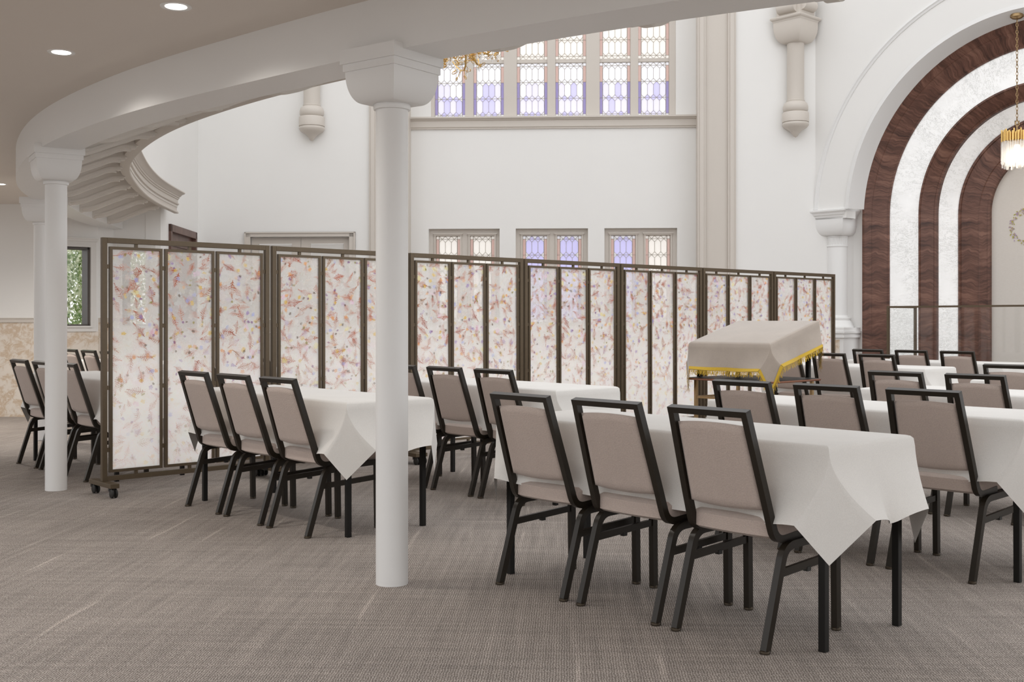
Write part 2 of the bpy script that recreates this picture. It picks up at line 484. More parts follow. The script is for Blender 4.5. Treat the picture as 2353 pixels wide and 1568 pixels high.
    def mesh(s, name, mat=None, smooth=None, recalc=True):
        me = bpy.data.meshes.new(name)
        me.from_pydata(s.v, [], s.f)
        if s.uv:
            ul = me.uv_layers.new(name='UVMap')
            for li, l in enumerate(me.loops):
                ul.data[li].uv = s.uv[l.vertex_index]
        if recalc:
            bm = bmesh.new(); bm.from_mesh(me)
            bmesh.ops.recalc_face_normals(bm, faces=bm.faces[:])
            bm.to_mesh(me); bm.free()
        if mat:
            me.materials.append(M[mat] if isinstance(mat, str) else mat)
        if smooth is not None:
            me.polygons.foreach_set('use_smooth', [True] * len(me.polygons))
            try:
                me.set_sharp_from_angle(angle=radians(smooth))
            except Exception:
                pass
        me.update()
        return me
    def build(s, name, mat, parent=None, smooth=None, **kw):
        return obj(name, s.mesh(name, mat, smooth), parent, **kw)

def obj(name, me, parent=None, loc=None, rz=None):
    o = bpy.data.objects.new(name, me)
    COL.objects.link(o)
    if parent is not None:
        o.parent = parent
    if loc is not None:
        o.location = loc
    if rz is not None:
        o.rotation_euler = (0, 0, rz)
    return o
def empty(name, loc=(0, 0, 0), rz=0.0):
    o = obj(name, None, None, loc, rz)
    o.empty_display_size = 0.1
    return o
def tag(o, label=None, cat=None, group=None, kind=None):
    for k, v in (('label', label), ('category', cat), ('group', group), ('kind', kind)):
        if v:
            o[k] = v
    return o
def structure(o):
    o['kind'] = 'structure'
    return o
def copy_tree(o, parent=None):
    c = o.copy(); COL.objects.link(c)
    if parent is not None:
        c.parent = parent
    for ch in o.children:
        copy_tree(ch, c)
    return c

def wall_mesh(x0, x1, z0, z1, holes, y0, y1):
    """wall slab along local x with rectangular holes (hx0,hx1,hz0,hz1)"""
    mb = MB()
    xs = sorted({x0, x1, *[h[0] for h in holes], *[h[1] for h in holes]})
    for a, b in zip(xs, xs[1:]):
        hs = sorted([(h[2], h[3]) for h in holes if h[0] <= a + 1e-6 and h[1] >= b - 1e-6])
        z = z0
        for h0, h1 in hs:
            if h0 > z + 1e-6:
                mb.box(a, b, y0, y1, z, h0)
            z = h1
        if z1 > z + 1e-6:
            mb.box(a, b, y0, y1, z, z1)
    return mb

# ------------------------------------------------------------------ floor
fl = MB().box(-16, 14, -7, 24, -0.12, 0.0).build('floor', 'carpet')
structure(fl)

# ------------------------------------------------------------------ balcony plan curve (outer face of the ring beam)
K = 0.98
CURVE0 = [(3.9, 3.18), (2.25, 3.66), (0.64, 4.42), (-0.51, 5.19), (-0.836, 5.45), (-1.332, 5.89), (-1.80, 6.30), (-2.28, 6.75), (-2.80, 7.34),
          (-3.27, 7.93), (-3.77, 8.70), (-4.28, 9.68), (-4.73, 10.75), (-5.00, 11.7), (-5.30, 12.95), (-5.52, 14.2), (-5.66, 15.6)]
CURVE0 = [(x * K, y * K) for x, y in CURVE0]
def smooth_curve(pts, n):
    def cr(p0, p1, p2, p3, t):
        return tuple(0.5 * (2 * b + (c - a) * t + (2 * a - 5 * b + 4 * c - d) * t * t + (3 * b - a - 3 * c + d) * t ** 3) for a, b, c, d in zip(p0, p1, p2, p3))
    out = []
    for i in range(len(pts) - 1):
        p = [pts[max(0, i - 1)], pts[i], pts[i + 1], pts[min(len(pts) - 1, i + 2)]]
        for k in range(12):
            out.append(cr(*p, k / 12))
    out.append(pts[-1])
    # resample evenly, then relax
    L = [0.0]
    for a, b in zip(out, out[1:]):
        L.append(L[-1] + hypot(b[0] - a[0], b[1] - a[1]))
    res = []; j = 0
    for i in range(n + 1):
        s = L[-1] * i / n
        while j < len(L) - 2 and L[j + 1] < s:
            j += 1
        t = (s - L[j]) / max(1e-9, L[j + 1] - L[j])
        res.append((out[j][0] + (out[j + 1][0] - out[j][0]) * t, out[j][1] + (out[j + 1][1] - out[j][1]) * t))
    for _ in range(14):
        r2 = res[:]
        for i in range(1, n):
            r2[i] = tuple((res[i - 1][k] + 2 * res[i][k] + res[i + 1][k]) / 4 for k in (0, 1))
        res = r2
    return res, L[-1]
NB = 110
BEAM, BEAM_LEN = smooth_curve(CURVE0, NB)
def normals(c):
    out = []
    for i in range(len(c)):
        a = c[max(0, i - 1)]; b = c[min(len(c) - 1, i + 1)]
        tx, ty = b[0] - a[0], b[1] - a[1]
        l = hypot(tx, ty)
        out.append((ty / l, -tx / l))       # towards the hall centre (curve runs right to left)
    return out
BN = normals(BEAM)
def off(d):
    return [(p[0] + n[0] * d, p[1] + n[1] * d) for p, n in zip(BEAM, BN)]
def ribbon(profile, i0=0, i1=None):
    """closed profile (offset, z) swept along the beam curve"""
    i1 = len(BEAM) - 1 if i1 is None else i1
    mb = MB(); n = len(profile); vs = []
    for i in range(i0, i1 + 1):
        for d, z in profile:
            vs.append((BEAM[i][0] + BN[i][0] * d, BEAM[i][1] + BN[i][1] * d, z))
    fs = [tuple(range(n))]
    for i in range(i1 - i0):
        for k in range(n):
            q = (k + 1) % n
            fs.append((i * n + k, i * n + q, (i + 1) * n + q, (i + 1) * n + k))
    e = (i1 - i0) * n
    fs.append(tuple(e + n - 1 - k for k in range(n)))
    return mb.add(vs, fs)
ZB, ZC, BW = 2.475, 2.73, 0.27          # beam underside, ceiling, beam width
LIP = BW + 0.72
# ceiling below the balcony, outside of the ring
cv = []; cf = []
for i, (p, q) in enumerate(zip(BEAM, BN)):
    wd = 2.5 + 0.9 * min(1.0, max(0.0, (i / NB - 0.35) / 0.3))
    for d, z in ((-wd, ZC), (0.02, ZC), (0.02, ZC + 0.12), (-wd, ZC + 0.12)):
        cv.append((p[0] + q[0] * d, p[1] + q[1] * d, z))
for i in range(NB):
    for k in range(4):
        q = (k + 1) % 4
        cf.append((i * 4 + k, i * 4 + q, i * 4 + 4 + q, i * 4 + 4 + k))
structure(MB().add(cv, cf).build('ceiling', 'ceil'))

balc = empty('balcony', (0, 0, 0))
tag(balc, 'curved balcony edge carried on a white ring beam with scrolled brackets', 'balcony')
ribbon([(0, ZB), (BW, ZB), (BW, ZC + 0.1), (0, ZC + 0.1)]).build('ring_beam', 'white', balc, 30)
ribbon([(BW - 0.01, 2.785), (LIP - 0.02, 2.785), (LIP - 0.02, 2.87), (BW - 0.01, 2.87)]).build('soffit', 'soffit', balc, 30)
# moulded front
ZL = 2.70
prof = [(LIP - 0.10, ZL + 0.02), (LIP - 0.06, ZL), (LIP - 0.012, ZL), (LIP - 0.004, ZL + 0.008), (LIP - 0.004, ZL + 0.016), (LIP - 0.012, ZL + 0.02),
        (LIP - 0.012, ZL + 0.03), (LIP - 0.028, ZL + 0.034), (LIP - 0.028, ZL + 0.10), (LIP - 0.02, ZL + 0.112), (LIP + 0.0, ZL + 0.118), (LIP + 0.004, ZL + 0.132),
        (LIP - 0.012, ZL + 0.142), (LIP - 0.016, ZL + 0.185), (LIP - 0.002, ZL + 0.19), (LIP - 0.002, ZL + 0.205), (LIP + 0.012, ZL + 0.21), (LIP + 0.012, ZL + 0.225),
        (LIP + 0.03, ZL + 0.235), (LIP + 0.04, ZL + 0.25), (LIP + 0.07, ZL + 0.262), (LIP + 0.085, ZL + 0.272), (LIP + 0.085, ZL + 0.285), (LIP - 0.10, ZL + 0.285)]
ribbon(prof).build('front_moulding', 'trim', balc, 35)
# brackets
def bracket_mesh():
    L = LIP - BW - 0.055
    lower = []
    N = 26
    for i in range(N + 1):
        t = i / N
        s = t * t * (3 - 2 * t)
        z = 2.508 + 0.170 * s - 0.008 * sin(pi * min(1, t / 0.45)) * (1 if t < 0.45 else 0) + 0.012 * sin(pi * max(0, (t - 0.7) / 0.3))
        lower.append((t * L * 0.93 + (0.0 if i else -0.05), z))
    mb = MB()
    w = 0.05
    top = 2.79
    vs = []
    for x, z in lower:
        vs += [(x, -w, z), (x, w, z), (x, w, top), (x, -w, top)]
    fs = [(0, 1, 2, 3)]
    for i in range(N):
        for j in range(4):
            q = (j + 1) % 4
            fs.append((i * 4 + j, i * 4 + 4 + j, i * 4 + 4 + q, i * 4 + q))
    e = N * 4
    fs.append((e + 3, e + 2, e + 1, e))
    mb.add(vs, fs)
    # raised fillets along the soffit of the scroll
    for wy, dz in ((w + 0.008, 0.012), (w * 0.55, -0.012)):
        vs = []
        for x, z in lower[1:-1]:
            vs += [(x, -wy, z + dz - 0.010), (x, wy, z + dz - 0.010), (x, wy, z + dz + 0.012), (x, -wy, z + dz + 0.012)]
        fs = [(0, 1, 2, 3)]
        m = len(lower) - 2
        for i in range(m - 1):
            for j in range(4):
                q = (j + 1) % 4
                fs.append((i * 4 + j, i * 4 + 4 + j, i * 4 + 4 + q, i * 4 + q))
        fs.append(tuple((m - 1) * 4 + k for k in (3, 2, 1, 0)))
        mb.add(vs, fs)
    # hook at the wall end, stepped nose at the tip
    mb.box(-0.04, 0.028, -w - 0.005, w + 0.005, 2.480, 2.56)
    for k in range(4):
        mb.box(L * 0.93 - 0.002, L * 0.93 + 0.016 + 0.018 * k, -w + 0.003, w - 0.003, 2.682 + 0.022 * k, 2.704 + 0.022 * k)
    return mb.mesh('bracket', 'soffit', 40)
BRK = bracket_mesh()
step = BEAM_LEN / NB
pitch = 0.80
k = 0
s = 1.3
while s < BEAM_LEN - 0.45:
    i = min(NB - 1, int(s / step)); t = s / step - i
    p = [BEAM[i][q] + (BEAM[i + 1][q] - BEAM[i][q]) * t for q in (0, 1)]
    n = BN[i]
    obj('bracket', BRK, balc, (p[0] + n[0] * (BW - 0.004), p[1] + n[1] * (BW - 0.004), 0), atan2(n[1], n[0]))
    s += pitch

# ------------------------------------------------------------------ columns
def column(x, y, rot, label, a=0.172):
    c = empty('round_column', (x, y, 0))
    tag(c, label, 'column', 'white columns under the balcony')
    MB().lathe([(0.076, 0), (0.076, 2.235)], 40).build('shaft', 'white', c, 40)
    MB().lathe([(0.074, 2.225), (0.086, 2.228), (0.088, 2.24), (0.086, 2.252), (0.076, 2.258)], 40).build('neck_ring', 'white', c, 60)
    cap = []
    b0 = 0.09; b1 = a - 0.018
    for i in range(13):
        t = i / 12
        cap.append((b0 + (b1 - b0) * sin(t * pi / 2) ** 0.9, 2.252 + 0.145 * (1 - cos(t * pi / 2)) * 1.0))
    cap += [(b1, 2.40)]
    m = MB().squares(cap, rot=rot).build('capital', 'white', c, 30)
    MB().squares([(a - 0.010, 2.400), (a - 0.010, 2.434)], rot=rot).build('abacus', 'white', c)
    MB().squares([(a, 2.434), (a, 2.50)], rot=rot).build('abacus', 'white', c)
    return c
column(-0.565, 5.285, radians(53.5), 'nearest white round column with cushion capital, in front of the screens')
column(-3.33, 8.20, radians(31), 'slim white round column at left, beside the leftmost screen end')
column(-4.88, 11.65, radians(8.5), 'farther white column half hidden behind the slim left column', 0.175)

# ------------------------------------------------------------------ back wall
BO = Vector((-4.87, 17.4, 0))
ZT = 7.6
def backframe(name, s=0.0, z=0.0, depth=0.0):
    D = Vector((cos(BACK_A), sin(BACK_A), 0)); A = Vector((-sin(BACK_A), cos(BACK_A), 0))
    return empty(name, BO + D * s + A * depth + Vector((0, 0, z)), BACK_A)
def to_back(o, depth=0.0):
    A = Vector((-sin(BACK_A), cos(BACK_A), 0))
    o.location = BO + A * depth; o.rotation_euler = (0, 0, BACK_A)
    return o
REC = 0.45
wl = wall_mesh(-0.3, 2.70, 0, ZT, [(0.831, 2.371, 0, 2.525)], 0, 0.3).build('wall_back_left', 'wall')
structure(to_back(wl))
wr = wall_mesh(8.25, 10.1, 0, ZT, [], 0, 0.3).build('wall_back_right', 'wall')
structure(to_back(wr))
LW = [(3.54, 4.659), (4.912, 6.043), (6.30, 7.429)]
UW = (3.575, 7.409)
wc = wall_mesh(3.15, 7.80, 0, ZT, [(a, b, 1.15, 2.677) for a, b in LW] + [(UW[0], UW[1], 4.425, 6.35)], 0, 0.3).build('wall_back', 'wall')
structure(to_back(wc, REC))
def pilaster(s0, s1, name):
    mb = MB()
    mb.box(s0, s1, 0.0, 0.75, 0, ZT)
    for a, b in ((s0 - 0.03, s0 + 0.09), (s1 - 0.09, s1 + 0.03)):
        mb.box(a, b, -0.045, 0.02, 0, ZT)
        mb.box((a + b) / 2 - 0.03, (a + b) / 2 + 0.03, -0.062, 0.0, 0, ZT)
    o = mb.build(name, 'trim'); structure(to_back(o)); return o
pilaster(2.71, 3.26, 'trim_1')
pilaster(7.72, 8.235, 'trim_2')
# ledge under the tall windows
mb = MB()
mb.prism([(0, 0), (0, 0)], 0, 0) if False else None
pf = [(0.0, 4.24), (-0.03, 4.24), (-0.03, 4.255), (-0.045, 4.27), (-0.045, 4.365), (-0.06, 4.372), (-0.075, 4.39), (-0.10, 4.40), (-0.10, 4.425), (0.0, 4.425)]
n = len(pf)
vs = [(3.26, y, z) for y, z in pf] + [(7.72, y, z) for y, z in pf]
fs = [tuple(range(n)), tuple(range(2 * n - 1, n - 1, -1))] + [(i, (i + 1) % n, (i + 1) % n + n, i + n) for i in range(n)]
structure(to_back(MB().add(vs, fs).build('trim_3', 'trim'), REC))

# stained glass
CW, PITCH, AP = 0.0955, 0.252, 0.0475
def pane_mesh(poly, mat, name='glass_pane'):
    return MB().prism(poly, -0.004, 0.004).mesh(name, mat)
HEX = [(0, 0), (CW / 2, AP), (CW / 2, PITCH - AP), (0, PITCH), (-CW / 2, PITCH - AP), (-CW / 2, AP)]
DIA = [(-CW / 2, 0), (0, -AP), (CW / 2, 0), (0, AP)]
BOR = [(-0.025, 0), (0.025, 0), (0.025, PITCH), (-0.025, PITCH)]
PM = {}
for g in ('g_white', 'g_cream', 'g_lilac', 'g_pink', 'g_violet', 'g_pale'):
    PM['hex', g] = pane_mesh(HEX, g); PM['dia', g] = pane_mesh(DIA, g); PM['bor', g] = pane_mesh(BOR, g)
def lite(parent, x0, z0, rows, cols, tone, topb=False):
    """one leaded light; returns its width and height"""
    rnd = RND
    bw = 0.05
    fx = x0 + bw; z1 = z0 + 0.1 + rows * PITCH
    cames = MB(); tri = MB()
    def bar(xa, za, xb, zb, w=0.0055):
        d = Vector((xb - xa, 0, zb - za)); l = d.length
        a = atan2(d.z, d.x)
        m = Matrix.Translation((xa, 0, za)) @ Matrix.Rotation(-a, 4, 'Y')
        cames.box(0, l, -0.007, 0.007, -w / 2, w / 2, m)
    for r in range(rows + 1):
        zb = z0 + 0.05 + r * PITCH
        bar(x0, zb, x0 + 2 * bw + cols * CW, zb, 0.005)
        for c in range(cols + 1):
            x = fx + c * CW
            g = {'white': 'g_white', 'cream': 'g_cream', 'lilac': 'g_lilac'}[tone]
            if tone == 'white' and r in (0, 1):
                g = 'g_lilac' if rnd.random() < 0.6 else 'g_pale'
            if 0 < c < cols:
                obj('glass_pane', PM['dia', g], parent, (x, 0, zb))
                for sx in (-1, 1):
                    for sz in (-1, 1):
                        bar(x + sx * CW / 2, zb, x, zb + sz * AP)
            else:
                sx = 1 if c == 0 else -1
                tri.prism([(x, zb - AP), (x + sx * CW / 2, zb), (x, zb + AP)], -0.004, 0.004)
                for sz in (-1, 1):
                    bar(x + sx * CW / 2, zb, x, zb + sz * AP)
        if r < rows:
            for c in range(cols):
                g = {'white': 'g_white', 'cream': 'g_cream', 'lilac': 'g_lilac'}[tone]
                if tone == 'white' and r < 2:
                    q = rnd.random()
                    g = 'g_lilac' if q < (0.16 if r == 0 else 0.10) else ('g_pale' if q < (0.95 if r == 0 else 0.5) else g)
                obj('glass_pane', PM['hex', g], parent, (fx + (c + .5) * CW, 0, zb))
            for c in range(cols + 1):
                bar(fx + c * CW, zb + AP, fx + c * CW, zb + PITCH - AP)
            for x in (x0 + bw / 2, fx + cols * CW + bw / 2):
                g = 'g_pink' if (tone == 'cream' or (tone == 'white' and r >= 2)) else 'g_violet'
                if tone == 'lilac':
                    g = 'g_pink' if r > 2 else 'g_violet'
                obj('glass_pane', PM['bor', g], parent, (x, 0, zb))
    for c in range(cols):
        x = fx + (c + .5) * CW
        tri.prism([(x, z0 + 0.05), (x - CW / 2, z0 + 0.0025), (x + CW / 2, z0 + 0.0025)], -0.004, 0.004)
        tri.prism([(x, z1 - 0.05), (x - CW / 2, z1 - 0.0025), (x + CW / 2, z1 - 0.0025)], -0.004, 0.004)
    for x in (x0, fx, fx + cols * CW, fx + cols * CW + bw):
        bar(x, z0, x, z1, 0.008)
    for x in (x0, fx + cols * CW):
        tri.prism([(x, z0), (x + bw, z0), (x + bw, z0 + .05), (x, z0 + .05)], -0.004, 0.004)
        tri.prism([(x, z1 - .05), (x + bw, z1 - .05), (x + bw, z1), (x, z1)], -0.004, 0.004)
    bar(x0, z0, x0 + 2 * bw + cols * CW, z0, 0.008); bar(x0, z1, x0 + 2 * bw + cols * CW, z1, 0.008)
    tri.build('edge_glass', 'g_cream' if tone == 'cream' else 'g_white', parent)
    cames.build('lead_came', 'lead', parent)
    return 2 * bw + cols * CW, z1
def frame_with_holes(parent, x0, x1, z0, z1, holes, y0, y1, mat, name='frame'):
    return wall_mesh(x0, x1, z0, z1, holes, y0, y1).build(name, mat, parent)
# tall upper windows: three pairs
PAIRS = [(3.63, 4.241), (4.926, 5.533), (6.226, 6.828)]
for k, (a, b) in enumerate(PAIRS):
    w = backframe('window_%d' % (k + 1), 0, 0, REC + 0.10)
    structure(w)
    lw = 0.482
    zt = 4.432 + 0.1 + 3 * PITCH
    zt2 = zt + 0.055
    zt3 = zt2 + 0.1 + 3 * PITCH
    L0 = UW[0] if k == 0 else (PAIRS[k - 1][1] + lw + a) / 2
    L1 = UW[1] if k == 2 else (b + lw + PAIRS[k + 1][0]) / 2
    holes = [(x, x + lw, z0, z1) for x in (a, b) for z0, z1 in ((4.432, zt), (zt2, zt3))]
    frame_with_holes(w, L0, L1, 4.425, 6.35, [(a, a + lw, 4.432, zt3), (b, b + lw, 4.432, zt3)], -0.06, 0.04, 'trim')
    MB().box(a, a + lw, -0.03, 0.02, zt, zt2).build('transom', 'trim', w)
    MB().box(b, b + lw, -0.03, 0.02, zt, zt2).build('transom', 'trim', w)
    for x in (a, b):
        lite(w, x, 4.432, 3, 4, 'white')
        lite(w, x, zt2, 3, 4, 'cream')
# lower windows
tones = [('cream', 'cream'), ('lilac', 'lilac'), ('lilac', 'cream')]
for k, (a, b) in enumerate(LW):
    w = backframe('window_%d' % (k + 4), 0, 0, REC + 0.14)
    structure(w)
    lw = 0.1 + 3 * CW
    zt = 2.57; z0 = zt - 0.1 - 5 * PITCH
    xs = (a + 0.104, a + 0.645)
    frame_with_holes(w, a, b, 1.15, 2.677, [(x, x + lw, z0, zt) for x in xs], -0.05, 0.05, 'trim')
    for x, tn in zip(xs, tones[k]):
        mb = MB()
        mb.box(x - 0.022, x, -0.075, 0.0, z0, zt + 0.022).box(x + lw, x + lw + 0.022, -0.075, 0, z0, zt + 0.022)
        mb.box(x - 0.03, x + lw + 0.03, -0.085, -0.03, zt + 0.005, zt + 0.025)
        mb.box(x - 0.042, x + lw + 0.042, -0.10, -0.04, zt + 0.025, zt + 0.040)
        mb.build('lite_moulding', 'trim', w)
        lite(w, x, z0, 5, 3, tn)

# cream double door
d1 = backframe('door_1'); structure(d1)
mb = MB()
mb.box(0.742, 0.831, -0.03, 0.05, 0, 2.60).box(2.371, 2.465, -0.03, 0.05, 0, 2.60).box(0.742, 2.465, -0.03, 0.05, 2.525, 2.60)
for a, b in ((0.742, 0.765), (2.442, 2.465)):
    mb.box(a, b, -0.045, 0.0, 0, 2.60)
mb.box(0.742, 2.465, -0.045, 0.0, 2.58, 2.60)
mb.build('casing', 'trim', d1)
for a, b, pa, pb in ((0.833, 1.600, 0.94, 1.463), (1.606, 2.369, 1.748, 2.269)):
    lf = wall_mesh(a, b, 0.01, 2.52, [(pa, pb, 1.25, 2.422), (pa, pb, 0.2, 1.05)], 0.06, 0.10).build('door_leaf', 'trim', d1)
    MB().box(pa + .004, pb - .004, 0.075, 0.09, 1.254, 2.418).build('panel', 'trimwhite', lf)
    MB().box(pa + .004, pb - .004, 0.075, 0.09, 0.204, 1.046).build('panel', 'trim', lf)

# corbels
def corbel(s, label, full):
    D = Vector((cos(BACK_A), sin(BACK_A), 0)); A = Vector((-sin(BACK_A), cos(BACK_A), 0))
    c = empty('wall_corbel', BO + D * s - A * 0.10)
    tag(c, label, 'corbel', 'wall corbels')
    MB().lathe([(0.004, 3.985), (0.03, 4.0), (0.05, 4.04), (0.10, 4.09), (0.165, 4.125), (0.195, 4.165), (0.195, 4.19), (0.185, 4.205)], 32).build('pendant_tip', 'trim', c, 50)
    MB().lathe([(0.17, 4.203), (0.197, 4.21), (0.197, 4.34), (0.185, 4.355)], 32).build('drum', 'trim', c, 40)
    MB().lathe([(0.15, 4.352), (0.165, 4.36), (0.185, 4.39), (0.187, 4.44), (0.17, 4.49), (0.135, 4.515)], 32).build('torus', 'trim', c, 60)
    MB().lathe([(0.13, 4.51), (0.136, 4.52), (0.136, 4.535), (0.126, 4.54), (0.126, 5.39), (0.13, 5.40)], 32).build('shaft', 'trim', c, 40)
    r = PHI
    cap = [(0.11 + 0.125 * sin(t / 10 * pi / 2) ** 0.9, 5.385 + 0.26 * (1 - cos(t / 10 * pi / 2))) for t in range(11)] + [(0.235, 5.70)]
    MB().squares(cap, rot=r).build('capital', 'trim', c, 30)
    MB().squares([(0.238, 5.70), (0.245, 5.72), (0.265, 5.735), (0.272, 5.75), (0.272, 5.765), (0.255, 5.775)], rot=r).build('abacus', 'trim', c)
    MB().squares([(0.20, 5.77), (0.20, ZT)], rot=r).build('rib_shaft', 'trim', c)
    for sgn in (1, -1):
        d = Vector((cos(PHI), sin(PHI), 0)) * (-1) if sgn == 1 else -UX
        mb = MB()
        mb.lathe([(0.09, -0.15), (0.09, 0.15)], 24)
        mb.v = [Vector((p[2], p[0], p[1])) for p in mb.v]
        o = mb.build('scroll', 'trim', c, 50)
        o.location = Vector((0, 0, 5.90)) + (Vector((-cos(PHI), -sin(PHI), 0)) * 0.20 if sgn == 1 else (-UX) * 0.20)
        o.rotation_euler = (0, 0, PHI if sgn == -1 else PHI + pi / 2)
        if sgn == -1:
            o.location += Vector((0.0, 0, 0.03))
    return c
corbel(1.809, 'cream hanging corbel shaft on the wall above the double door', False)
corbel(9.142, 'cream hanging corbel with square capital left of the big arch', True)

# ------------------------------------------------------------------ arch wall (runs along -UX from the corner)
AO = Vector((4.575, 16.94, 0))
ARCH_ROT = atan2(-UX.y, -UX.x)             # local x = along the wall (-UX), local y = VX (into the wall)
AC, AZ, R0 = 3.13, 2.75, 2.61
def to_arch(o):
    o.location = AO; o.rotation_euler = (0, 0, ARCH_ROT)
    return o
def arch_path(r, n=40, zb=0.38):
    if zb > AZ:
        b = math.asin((zb - AZ) / r)
        return [(AC + r * cos(pi - b - (pi - 2 * b) * i / n), AZ + r * sin(pi - b - (pi - 2 * b) * i / n)) for i in range(n + 1)]
    pts = [(AC - r, zb), (AC - r, (zb + AZ) / 2)]
    for i in range(n + 1):
        a = pi - pi * i / n
        pts.append((AC + r * cos(a), AZ + r * sin(a)))
    pts += [(AC + r, (zb + AZ) / 2), (AC + r, zb)]
    return pts
# wall with the arched opening: strip from the opening out to a rectangle
inner = arch_path(R0, 48, 0.0)
x1w = 9.5
mb = MB(); vs = []; fs = []
out = []
for x, z in inner:
    dx, dz = x - AC, z - AZ
    if z < AZ:
        out.append((0.0 if dx < 0 else x1w, z))
    else:
        ks = []
        if dx < -1e-6: ks.append((0.0 - AC) / dx)
        if dx > 1e-6: ks.append((x1w - AC) / dx)
        if dz > 1e-6: ks.append((ZT - AZ) / dz)
        k = min(ks)
        out.append((AC + dx * k, AZ + dz * k))
# left pier below the impost stands back; handled by starting left strip at the impost
n = len(inner)
for y in (0.0, 0.26):
    vs += [(x, y, z) for x, z in inner] + [(x, y, z) for x, z in out]
m = 2 * n
for i in range(n - 1):
    if inner[i + 1][1] <= AZ + 0.12 and inner[i][0] < AC and i < 3:
        continue
    fs += [(i, i + 1, n + i + 1, n + i), (m + i + 1, m + i, m + n + i, m + n + i + 1), (i + 1, i, m + i, m + i + 1)]
# corner fills (top left, top right)
aw = MB().add(vs, fs)
aw.add([(0, 0, AZ + 0.12), (0.001, 0.26, AZ + .12)], [])
for xx in (0.0, x1w):
    pass
# triangles to the rectangle corners
def corner_fill(xc):
    c = [p for p in out if abs(p[0] - xc) < 1e-4 and p[1] > AZ]
    t = [p for p in out if abs(p[1] - ZT) < 1e-4]
    a = max(c, key=lambda p: p[1])
    b = min(t, key=lambda p: abs(p[0] - xc))
    for y in (0.0, 0.26):
        aw.add([(a[0], y, a[1]), (xc, y, ZT), (b[0], y, b[1])], [(0, 1, 2)])
corner_fill(0.0); corner_fill(x1w)
structure(to_arch(aw.build('wall_right', 'wall')))
# pier behind the respond column, wainscot
structure(to_arch(MB().box(-0.35, 0.635, 0.40, 0.9, 0, 2.93).build('wall_pier', 'wall')))
def band(prof, mat, name, parent, zb=0.38, n=56, thick=None):
    """prof: list of (radius, depth) outside to inside, swept along the arch path; UV in metres"""
    mb = MB(); mb.uv = []
    vs = []
    npth = None
    paths = [arch_path(r, n, zb) for r, d in prof]
    acr = [0.0]
    for (r0, d0), (r1, d1) in zip(prof, prof[1:]):
        acr.append(acr[-1] + hypot(r1 - r0, d1 - d0))
    L = [0.0]
    ref = paths[0]
    for a, b in zip(ref, ref[1:]):
        L.append(L[-1] + hypot(b[0] - a[0], b[1] - a[1]))
    m = len(ref)
    for k, (r, d) in enumerate(prof):
        for i, (x, z) in enumerate(paths[k]):
            vs.append((x, d, z)); mb.uv.append((acr[k], L[i]))
    fs = []
    for k in range(len(prof) - 1):
        for i in range(m - 1):
            fs.append((k * m + i, k * m + i + 1, (k + 1) * m + i + 1, (k + 1) * m + i))
    mb.add(vs, fs)
    return mb.build(name, mat, parent, 25)
arch = empty('arch_surround', AO, ARCH_ROT)
tag(arch, 'tall stepped arch of dark walnut bands and glowing white onyx bands', 'arch')
band([(2.62, -0.02), (2.56, -0.03), (2.55, 0.0), (2.50, 0.20), (2.47, 0.27)], 'plaster', 'plaster_reveal', arch, 2.88)
band([(2.50, 0.262), (2.465, 0.262), (2.375, 0.315), (2.370, 0.312), (2.365, 0.318), (2.165, 0.41), (2.165, 0.40), (2.145, 0.405), (2.145, 0.44)], 'wood', 'wood_band', arch)
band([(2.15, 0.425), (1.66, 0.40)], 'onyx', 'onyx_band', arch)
band([(1.665, 0.42), (1.665, 0.36), (1.640, 0.36), (1.636, 0.375), (1.49, 0.485), (1.486, 0.475), (1.462, 0.49), (1.462, 0.56)], 'wood', 'wood_band', arch)
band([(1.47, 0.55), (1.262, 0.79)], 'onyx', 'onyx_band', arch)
band([(1.268, 0.80), (1.268, 0.755), (1.235, 0.755), (1.23, 0.772), (0.99, 0.80), (0.985, 0.79), (0.975, 0.80), (0.865, 0.815), (0.86, 0.80), (0.835, 0.805), (0.835, 0.9)], 'wood', 'wood_band', arch)
pp = arch_path(0.85, 40, 0.38)
MB().prism(pp, 0.87, 0.93).build('silk_panel', 'silk', arch)
# outer moulding of the archivolt
band([(3.16, 0.0), (3.155, -0.022), (3.13, -0.03), (3.115, -0.018), (3.09, -0.012), (3.085, 0.0)], 'plaster', 'arch_moulding', arch, 2.9)
# wreath of embroidered leaves on the panel
wr_ = empty('leaf_wreath', AO, ARCH_ROT)
tag(wr_, 'small embroidered wreath of yellow and violet leaves on the pale panel', 'wreath')
for nm, mat_, seed in (('yellow_leaves', (0.42, 0.40, 0.06), 1), ('violet_leaves', (0.42, 0.30, 0.46), 2), ('tan_leaves', (0.50, 0.40, 0.28), 3)):
    r = random.Random(seed); mb = MB()
    for _ in range(80):
        a = r.uniform(pi * 0.55, 2.45 * pi); R = 0.26 + r.uniform(-.035, .035)
        cx_, cz_ = 2.84 + R * cos(a), 2.53 + R * 0.9 * sin(a)
        b = a + pi / 2 + r.uniform(-.9, .9); l = r.uniform(.02, .04); w = 0.007
        dx, dz = cos(b), sin(b)
        y = 0.862 + r.uniform(-0.003, 0.003)
        mb.add([(cx_, y, cz_), (cx_ + dx * l / 2 - dz * w, y - .003, cz_ + dz * l / 2 + dx * w), (cx_ + dx * l, y, cz_ + dz * l), (cx_ + dx * l / 2 + dz * w, y - .003, cz_ + dz * l / 2 - dx * w)], [(0, 1, 2), (0, 2, 3)])
    mb.build(nm, paint(nm + '_thread', mat_, 0.8, 0.2), wr_)

